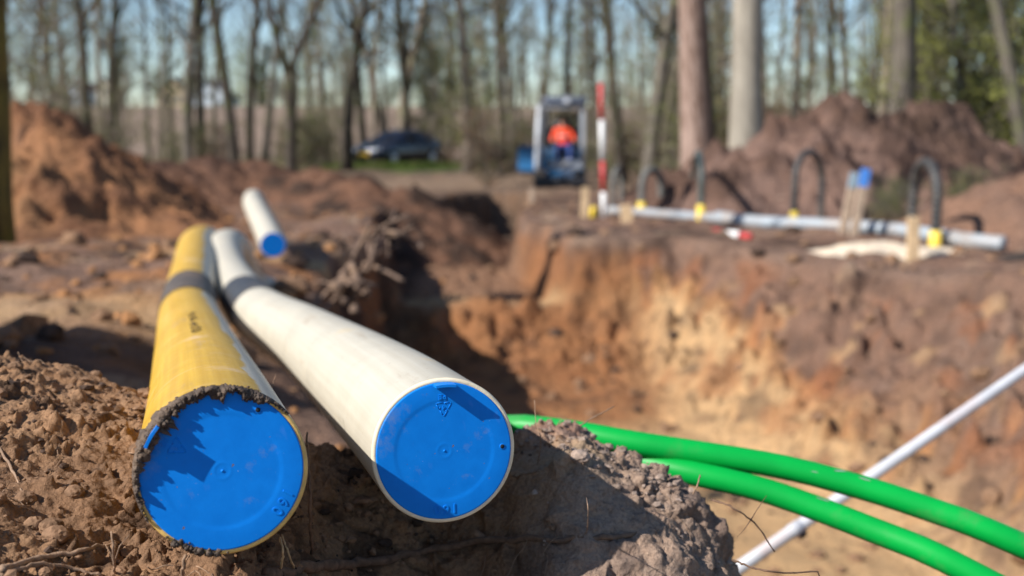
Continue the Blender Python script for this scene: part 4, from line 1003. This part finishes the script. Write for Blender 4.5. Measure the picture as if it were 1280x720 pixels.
for k in range(11):
    px = -40 + k*128 + q.uniform(-20, 20); d = q.uniform(89, 94); p = at_y(px, 150, d); s_ = q.uniform(.8, 1.7)
    place('bush%d' % (k % 2), 'hedge_shrub', (p.x, d, gh(p.x, d) - .1), .1, 0, 0, q.uniform(0, 6), 'hedge shrub along the top of the far field bank', 'hedge on the field bank', 'shrub', sxy=s_*1.3, sz=s_)
# grass round the car
M_GRASS = leaf_mat('grass', (0.17, 0.24, 0.045), (0.13, 0.16, 0.04)); mb = MB()
for k in range(2600):
    px = q.gauss(495, 55) if k < 2000 else q.uniform(570, 640); d = q.uniform(42, 45.3); p = at_y(px, 200, d); z = gh(p.x, d)
    h = q.uniform(.12, .30); a = q.uniform(0, 6.28); wv = .02; c = Vector((p.x, d, z)); e = Vector((math.cos(a)*wv, math.sin(a)*wv, 0)); tp = c + Vector((q.gauss(0, .06), q.gauss(0, .06), h))
    mb.add([c-e, c+e, tp], [[0,1,2]])
o = mb.build('grass', M_GRASS); tag(o, 'bright green grass growing before the parked car', 'grass', kind='stuff')

# ------------------------------------------------------------------ houses far off
def house(px, d, wd, hh, wallc, roofc, label, rz=0.):
    p = at_y(px, 140, d); z = gh(p.x, d); root = empty('house', (p.x, d, z), rz); tag(root, label, 'house')
    mw = plain('house_wall', wallc, .85, .1, 3); mr = plain('house_roof', roofc, .85, .25, 3); L = wd*1.2; pk = hh + wd*.45
    mb = MB(); mb.prism([(-wd/2, -.5), (wd/2, -.5), (wd/2, hh), (0, pk), (-wd/2, hh)], L, Matrix.Rotation(math.pi/2, 4, 'X') @ Matrix.Translation((0, 0, -L))); mb.build('wall', mw, root, smooth=False)
    r = MB()
    for s in (-1, 1):
        v = Vector((s*(wd/2+.35), 0, hh-.3)); t = Vector((0, 0, pk+.14)); vs = [v + Vector((0,-.35,0)), v + Vector((0,L+.35,0)), t + Vector((0,L+.35,0)), t + Vector((0,-.35,0))]
        r.add(vs + [x + Vector((0,0,.22)) for x in vs], [[0,1,2,3],[7,6,5,4],[0,4,5,1],[1,5,6,2],[2,6,7,3],[3,7,4,0]])
    ro = r.build('roof', mr, root, smooth=False)
    c = MB(); c.box((wd*.18, L*.6, pk+.2), (.6, .6, 1.4)); c.build('chimney', mr, ro, smooth=False)
    gl = plain('house_glass', (0.05, 0.06, 0.07), .15, .1, 3, bumps=0); fr = plain('house_frame', (0.75, 0.75, 0.72), .6, .1, 3, bumps=0)
    for x, zz in ((-wd*.25, 1.5), (wd*.25, 1.5), (0, hh+.5)):
        m = MB(); m.box((x, -.03, zz), (1.1, .1, 1.3)); wi = m.build('window', fr, root, smooth=False)
        for s in (-1, 1): m = MB(); m.box((x + s*.26, -.09, zz), (.44, .04, 1.1)); m.build('pane', gl, wi, smooth=False)
house(214, 225, 5.2, 3.2, (0.80, 0.60, 0.40), (0.10, 0.075, 0.065), 'small cream gabled house on the skyline beyond the trees')
house(98, 225, 4.0, 3.6, (0.62, 0.68, 0.78), (0.28, 0.08, 0.06), 'pale blue house with a red roof beyond the orange heap')
house(128, 250, 5.5, 4.2, (0.72, 0.64, 0.52), (0.16, 0.12, 0.10), 'beige house with a brown roof beyond the orange heap')
house(262, 260, 9.0, 2.8, (0.55, 0.60, 0.66), (0.12, 0.13, 0.15), 'wide grey house with a slate roof on the skyline')

# ------------------------------------------------------------------ the parked car
M_CAR = plain('car_paint', (0.010, 0.016, 0.034), .12, .1, 5, bumps=0, spec=.6); M_CARG = plain('car_glass', (0.01, 0.012, 0.014), .06, .05, 5, bumps=0)
M_TYRE = plain('tyre', (0.012, 0.012, 0.012), .85, .2, 10); M_RIM = plain('rim', (0.42, 0.43, 0.45), .3, .1, 10, metal=.8, bumps=0)
M_LAMP = plain('lamp_glass', (0.70, 0.72, 0.75), .15, .1, 10, bumps=0); M_PLATE = plain('plate_yellow', (0.80, 0.50, 0.03), .45, .05, 10, bumps=0)
cx = at_y(496, 200, 47); car = empty('parked_car', (cx.x, 47, gh(cx.x, 47))); tag(car, 'dark blue hatchback car parked on grass among the trees', 'car')
car.rotation_euler = (0, 0, R(58) )
# local: front at -X, width along Y
st = [(-2.10, .45, .62, .66, .70), (-2.02, .30, .66, .70, .80), (-1.75, .22, .74, .78, .86), (-1.2, .20, .84, .89, .88), (-.95, .20, .88, .96, .88), (-.45, .20, .90, 1.27, .88), (.0, .20, .91, 1.43, .88),
      (.6, .20, .92, 1.46, .88), (1.2, .20, .93, 1.42, .88), (1.65, .22, .93, 1.28, .87), (1.95, .28, .90, 1.02, .84), (2.08, .40, .82, .88, .78)]
mb = MB(); rings = []
for x, zb, zs, zt, wd in st:
    tw = wd*(.96 if zt - zs < .12 else lerp(.96, .66, min(1, (zt-zs)/.45)))
    rings.append([(x, -wd*.86, zb), (x, -wd*.99, zb+.12), (x, -wd, (zb+zs)/2), (x, -wd*.97, zs), (x, -tw, zt-.03), (x, -tw*.86, zt), (x, 0, zt+.015), (x, tw*.86, zt), (x, tw, zt-.03), (x, wd*.97, zs), (x, wd, (zb+zs)/2), (x, wd*.99, zb+.12), (x, wd*.86, zb)])
n = len(rings[0]); fs = [[i*n+k, i*n+k+1, (i+1)*n+k+1, (i+1)*n+k] for i in range(len(rings)-1) for k in range(n-1)]
fs += [[i*n+n-1, i*n, (i+1)*n, (i+1)*n+n-1] for i in range(len(rings)-1)] + [list(range(n))[::-1], [(len(rings)-1)*n+k for k in range(n)]]
mb.add([p for r_ in rings for p in r_], fs); body = mb.build('body', M_CAR, car)
def panel(name, pts, mat, par, off):
    m = MB(); pts = [Vector(p) for p in pts]; nn_ = (pts[1]-pts[0]).cross(pts[2]-pts[0]).normalized(); nn_ = nn_ if nn_.dot(Vector(off)) > 0 else -nn_
    k = len(pts); m.add([p + nn_*.012 for p in pts] + [p - nn_*.01 for p in pts], [list(range(k)), list(range(k, 2*k))[::-1]] + [[i, (i+1) % k, k+(i+1) % k, k+i] for i in range(k)])
    return m.build(name, mat, par, smooth=False)
for s in (-1, 1):
    panel('window', [(-.62, s*.845, .96), (.28, s*.855, .97), (.28, s*.64, 1.36), (-.12, s*.64, 1.33)], M_CARG, car, (0, s, 0))
    panel('window', [(.36, s*.855, .97), (1.22, s*.855, .99), (1.18, s*.645, 1.33), (.36, s*.635, 1.37)], M_CARG, car, (0, s, 0))
    for x in (-1.32, 1.28):
        wr = MB(); Mw = Matrix.Translation((x, s*.80, .31)) @ Matrix.Rotation(math.pi/2, 4, 'X')
        wr.lathe([(.20, -.11), (.29, -.10), (.315, -.06), (.315, .06), (.29, .10), (.20, .11)], 28, Mw); ty = wr.build('wheel', M_TYRE, car)
        wr = MB(); wr.lathe([(.0, -.125), (.19, -.118), (.21, -.105), (.21, .105), (.19, .118), (0, .125)], 20, Mw); wr.build('rim', M_RIM, ty)
    m = MB(); m.box((-1.98, s*.58, .64), (.16, .34, .15), Matrix.Rotation(s*-.35, 3, 'Z'), .03); m.build('headlight', M_LAMP, car)
    m = MB(); m.box((-.55, s*.97, .98), (.16, .16, .12), None, .03); m.build('mirror', M_CAR, car)
    m = MB(); m.box((2.0, s*.66, .82), (.12, .22, .2), None, .03); m.build('tail_light', M_RED, car)
    m = MB(); m.box((.2, s*.895, .78), (.18, .03, .03)); m.build('door_handle', M_RIM, car)
panel('windscreen', [(-.93, -.66, .985), (-.93, .66, .985), (-.12, .50, 1.40), (-.12, -.50, 1.40)], M_CARG, car, (-1, 0, 1))
panel('rear_window', [(1.72, -.55, 1.24), (1.72, .55, 1.24), (1.95, .62, 1.03), (1.95, -.62, 1.03)], M_CARG, car, (1, 0, 1))
m = MB(); m.box((-2.12, 0, .50), (.03, .52, .13), None, .006); m.build('licence_plate', M_PLATE, car, smooth=False)
m = MB(); m.box((-2.09, 0, .36), (.06, 1.1, .14), None, .02); m.build('grille', M_TYRE, car)

# ------------------------------------------------------------------ the mini digger and its driver
M_DBLUE = plain('digger_blue', (0.02, 0.10, 0.22), .4, .2, 6, dirt=(0.16, 0.12, 0.09), dirt_amt=.3); M_DGREY = plain('digger_grey', (0.38, 0.40, 0.43), .45, .15, 8, dirt=(0.25, 0.2, 0.16), dirt_amt=.2)
M_DDARK = plain('digger_dark', (0.022, 0.023, 0.028), .5, .2, 8); M_TRACK = plain('track_rubber', (0.018, 0.016, 0.015), .9, .3, 10, dirt=(0.08, 0.055, 0.04), dirt_amt=.5)
M_ROOF = plain('digger_roof', (0.10, 0.115, 0.15), .4, .15, 8)
DY = 28.0; S = DY/F                                              # metres per photograph pixel there
dc = at_y(698, 220, DY); gz = at_y(698, 233, DY).z
dig = empty('mini_digger', (dc.x, DY, gz)); tag(dig, 'small blue and grey excavator straddling the end of the trench', 'excavator')
def dx(px): return (px-698)*S
def dz(py): return (233-py)*S
def bx(name, x0, x1, y0, y1, z0, z1, mat, par=dig, bev=.02):
    m = MB(); m.box(((x0+x1)/2, (y0+y1)/2, (z0+z1)/2), (abs(x1-x0), abs(y1-y0), abs(z1-z0)), None, bev); return m.build(name, mat, par)
for s in (-1, 1):
    t = MB(); pr = []
    for k in range(28):
        a = 2*math.pi*k/28; cy = .62 if math.cos(a) > 0 else -.62; pr.append((cy + .20*math.cos(a), .20 + .20*math.sin(a)))
    t.prism(pr, .26, Matrix.Translation((s*.46 - .13, 0, 0)) @ Matrix(((0,0,1,0),(1,0,0,0),(0,1,0,0),(0,0,0,1)))); tk = t.build('track', M_TRACK, dig, smooth=False)
    for y in (-.6, -.2, .2, .6):
        r_ = MB(); r_.lathe([(0, -.14), (.12, -.14), (.14, -.12), (.14, .12), (.12, .14), (0, .14)], 16, Matrix.Translation((s*.46, y, .2)) @ Matrix.Rotation(math.pi/2, 4, 'Y')); r_.build('road_wheel', M_DDARK, tk)
    for k in range(12):
        g_ = MB(); y = -.62 + k*.113; g_.box((s*.46, y, .405), (.25, .05, .03)); g_.build('track_pad', M_TRACK, tk, smooth=False)
bx('dozer_blade', -.62, .62, -1.12, -1.04, .04, .28, M_DDARK)
for s in (-1, 1): bx('blade_arm', s*.3-.04, s*.3+.04, -1.05, -.3, .18, .28, M_DBLUE)
bx('turntable', -.35, .35, -.35, .35, .34, .46, M_DDARK)
bx('platform', dx(668), dx(731), -.62, .80, dz(221), dz(211), M_DBLUE, bev=.04)
hood = bx('engine_cover', dx(668), dx(731), .28, .92, dz(211), dz(185), M_DBLUE, bev=.08)
bx('vent', dx(690), dx(715), .925, .935, dz(206), dz(194), M_DDARK, hood, .002)
bx('front_panel', dx(686), dx(729), -.56, -.50, dz(211), dz(199), M_DGREY, bev=.02)
cabx0, cabx1 = dx(680), dx(729)
for x in (cabx0 + .04, cabx1 - .05):
    for y in (-.52, .42): bx('cab_post', x-.05, x+.05, y-.045, y+.045, dz(211), dz(132), M_DGREY if x > 0 else M_DDARK, bev=.02)
rf = bx('roof', cabx0-.04, cabx1+.04, -.66, .52, dz(134), dz(123), M_ROOF, bev=.06)
bx('roof_rail', cabx0, cabx1, -.60, -.52, dz(138), dz(134), M_DGREY, rf, .01)
bx('work_lamp', dx(703), dx(710), -.72, -.66, dz(131), dz(126), M_LAMP, rf, .01)
bx('seat', dx(692), dx(716), .0, .5, dz(195), dz(188), M_DDARK, bev=.05); bx('seat_back', dx(693), dx(715), .38, .5, dz(190), dz(150), M_DDARK, bev=.05)
for s in (-1, 1):
    m = MB(); m.tube([(dx(704)+s*.26, -.25, dz(205)), (dx(704)+s*.25, -.28, dz(182))], [.018, .014], 8); lv = m.build('control_lever', M_DDARK, dig)
    m = MB(); m.lump((dx(704)+s*.25, -.28, dz(181)), .035, random.Random(1), 2, (1,1,1), .0); m.build('knob', M_DDARK, lv)
bx('cab_dark_backing', cabx0+.02, cabx1-.02, .46, .49, dz(211), dz(160), M_DDARK, bev=.01)  # dark sheet added to stand in for the shaded cab interior
bx('cab_side_panel', cabx1-.03, cabx1, -.45, .40, dz(211), dz(188), M_DGREY, bev=.01)
gm, gt, gb = nodes('cab_glass'); gb.inputs['Base Color'].default_value = (.9, .95, .95, 1); gb.inputs['Transmission Weight'].default_value = 1.0; gb.inputs['Roughness'].default_value = .02; gb.inputs['IOR'].default_value = 1.02
bx('rear_window', cabx0+.09, cabx1-.10, .455, .462, dz(185), dz(140), gm, bev=0)
# folded boom on the left: boom up beside the cab, stick down, bucket on the ground side
bm_ = MB(); bm_.tube([(dx(672), -.55, dz(212)), (dx(672), -.80, dz(180)), (dx(673), -.95, dz(150)), (dx(673), -1.05, dz(134))], [.085, .09, .08, .07], 6); boom = bm_.build('boom', M_DGREY, dig, smooth=False)
st_ = MB(); st_.tube([(dx(673), -1.05, dz(136)), (dx(671), -1.35, dz(168)), (dx(669), -1.55, dz(208))], [.06, .075, .055], 6); st_.build('dipper_arm', M_DGREY, dig, smooth=False)
cy = MB(); cy.tube([(dx(674), -.75, dz(205)), (dx(674), -1.12, dz(152))], .028, 10); cy.build('hydraulic_ram', M_RIM, boom)
bk = MB(); poly = [(-.05, .42), (.30, .40), (.40, .15), (.26, -.12), (-.02, -.22), (-.20, -.16), (-.02, -.08), (.12, .06), (.08, .28)]
bk.prism(poly, .38, Matrix.Translation((dx(647), -1.50, dz(203))) @ Matrix(((0,0,1,0),(1,0,0,0),(0,1,0,0),(0,0,0,1)))); bkt = bk.build('bucket', M_DBLUE, dig, smooth=False)
for k in range(3): bx('tooth', dx(648)+k*.15, dx(648)+k*.15+.06, -1.80, -1.68, dz(203)-.20, dz(203)-.15, M_DDARK, bkt, .01)

M_SKIN = plain('skin', (0.52, 0.31, 0.22), .55, .1, 10, bumps=0); M_VEST = plain('hivis', (0.85, 0.075, 0.018), .7, .12, 12); M_TROU = plain('work_trousers', (0.025, 0.06, 0.22), .8, .2, 12)
M_HAIR = plain('hair', (0.035, 0.024, 0.018), .8, .3, 30); M_REFL = plain('reflective', (0.72, 0.73, 0.70), .4, .1, 10, bumps=0); M_BOOT = plain('boot', (0.03, 0.025, 0.02), .7, .3, 10)
pb = Vector((dc.x + dx(704), DY + .18, gz + dz(189))); 
def skin_mesh(V, E, Rr, sub=2):
    me = bpy.data.meshes.new('sk'); me.from_pydata(V, E, []); o = bpy.data.objects.new('sk', me); COL.objects.link(o)
    md = o.modifiers.new('s', 'SKIN'); md.use_smooth_shade = True
    for i, r_ in enumerate(Rr): me.skin_vertices[0].data[i].radius = r_ if hasattr(r_, '__len__') else (r_, r_)
    me.skin_vertices[0].data[0].use_root = True
    ss = o.modifiers.new('d', 'SUBSURF'); ss.levels = sub; ss.render_levels = sub
    bpy.context.view_layer.update(); out = bpy.data.meshes.new_from_object(o.evaluated_get(bpy.context.evaluated_depsgraph_get())); bpy.data.objects.remove(o); return out
V = [(0,0,.10), (0,.03,.28), (0,.04,.46), (0,.03,.56), (0,.0,.63), (0,-.02,.74),
     (-.18,.03,.50), (-.27,-.05,.28), (-.25,-.30,.24), (-.25,-.38,.25), (.18,.03,.50), (.27,-.05,.28), (.25,-.30,.24), (.25,-.38,.25),
     (-.10,-.03,.08), (-.15,-.42,.12), (-.14,-.50,-.28), (-.14,-.62,-.32), (.10,-.03,.08), (.15,-.42,.12), (.14,-.50,-.28), (.14,-.62,-.32)]
E = [(0,1),(1,2),(2,3),(3,4),(4,5),(2,6),(6,7),(7,8),(8,9),(2,10),(10,11),(11,12),(12,13),(0,14),(14,15),(15,16),(16,17),(0,18),(18,19),(19,20),(20,21)]
Rr = [(.15,.12),(.155,.12),(.165,.11),(.06,.06),(.075,.085),(.078,.095),.075,.055,.042,.038,.075,.055,.042,.038,.10,.075,.055,.05,.10,.075,.055,.05]
me = skin_mesh(V, E, Rr)
for m_ in (M_SKIN, M_VEST, M_TROU, M_BOOT): me.materials.append(m_)
for p in me.polygons:
    c = p.center
    p.material_index = 0 if c.z > .575 or (c.y < -.31 and c.z > .19) else (3 if c.z < -.24 else (2 if c.z < .17 and (c.y < -.02 or c.z < .10) else 1)); p.use_smooth = True
per = empty('person', pb); tag(per, 'driver in an orange-red jacket and blue trousers seated in the digger', 'person')
bo = bpy.data.objects.new('body', me); COL.objects.link(bo); bo.parent = per
h = MB(); h.lump((0, .005, .80), .098, random.Random(4), 3, (.92, 1.05, .72), .02); h.build('hair', M_HAIR, per)
h = MB(); h.lump((0, -.122, .715), .018, random.Random(4), 2, (.8, 1, 1.5), .02); h.build('nose', M_SKIN, per)
for s in (-1, 1):
    h = MB(); h.lump((s*.032, -.108, .745), .011, random.Random(4), 2, (1.3, .6, .7), .0); h.build('eye', M_HAIR, per)
    h = MB(); h.lump((s*.088, -.01, .72), .026, random.Random(4), 2, (.4, .8, 1.2), .02); h.build('ear', M_SKIN, per)
    for k in range(5):                                            # fingers closed round the lever
        h = MB(); a = Vector((s*.25 + (k-2)*.017*s, -.40, .262 - abs(k-1)*.004)); h.tube([a, a + Vector((0, -.035, -.004)), a + Vector((0, -.045, -.03)), a + Vector((0, -.03, -.045))], [.009, .009, .008, .006], 6); h.build('finger', M_SKIN, per)
h = MB(); h.lump((0, -.104, .675), .02, random.Random(4), 2, (1.3, .4, .35), .0); h.build('mouth', M_SKIN, per)
h = MB(); h.tube([(-.155, .035, .36), (-.10, -.075, .36), (0, -.095, .36), (.10, -.075, .36), (.155, .035, .36)], .02, 6); h.build('reflective_strip', M_REFL, per)
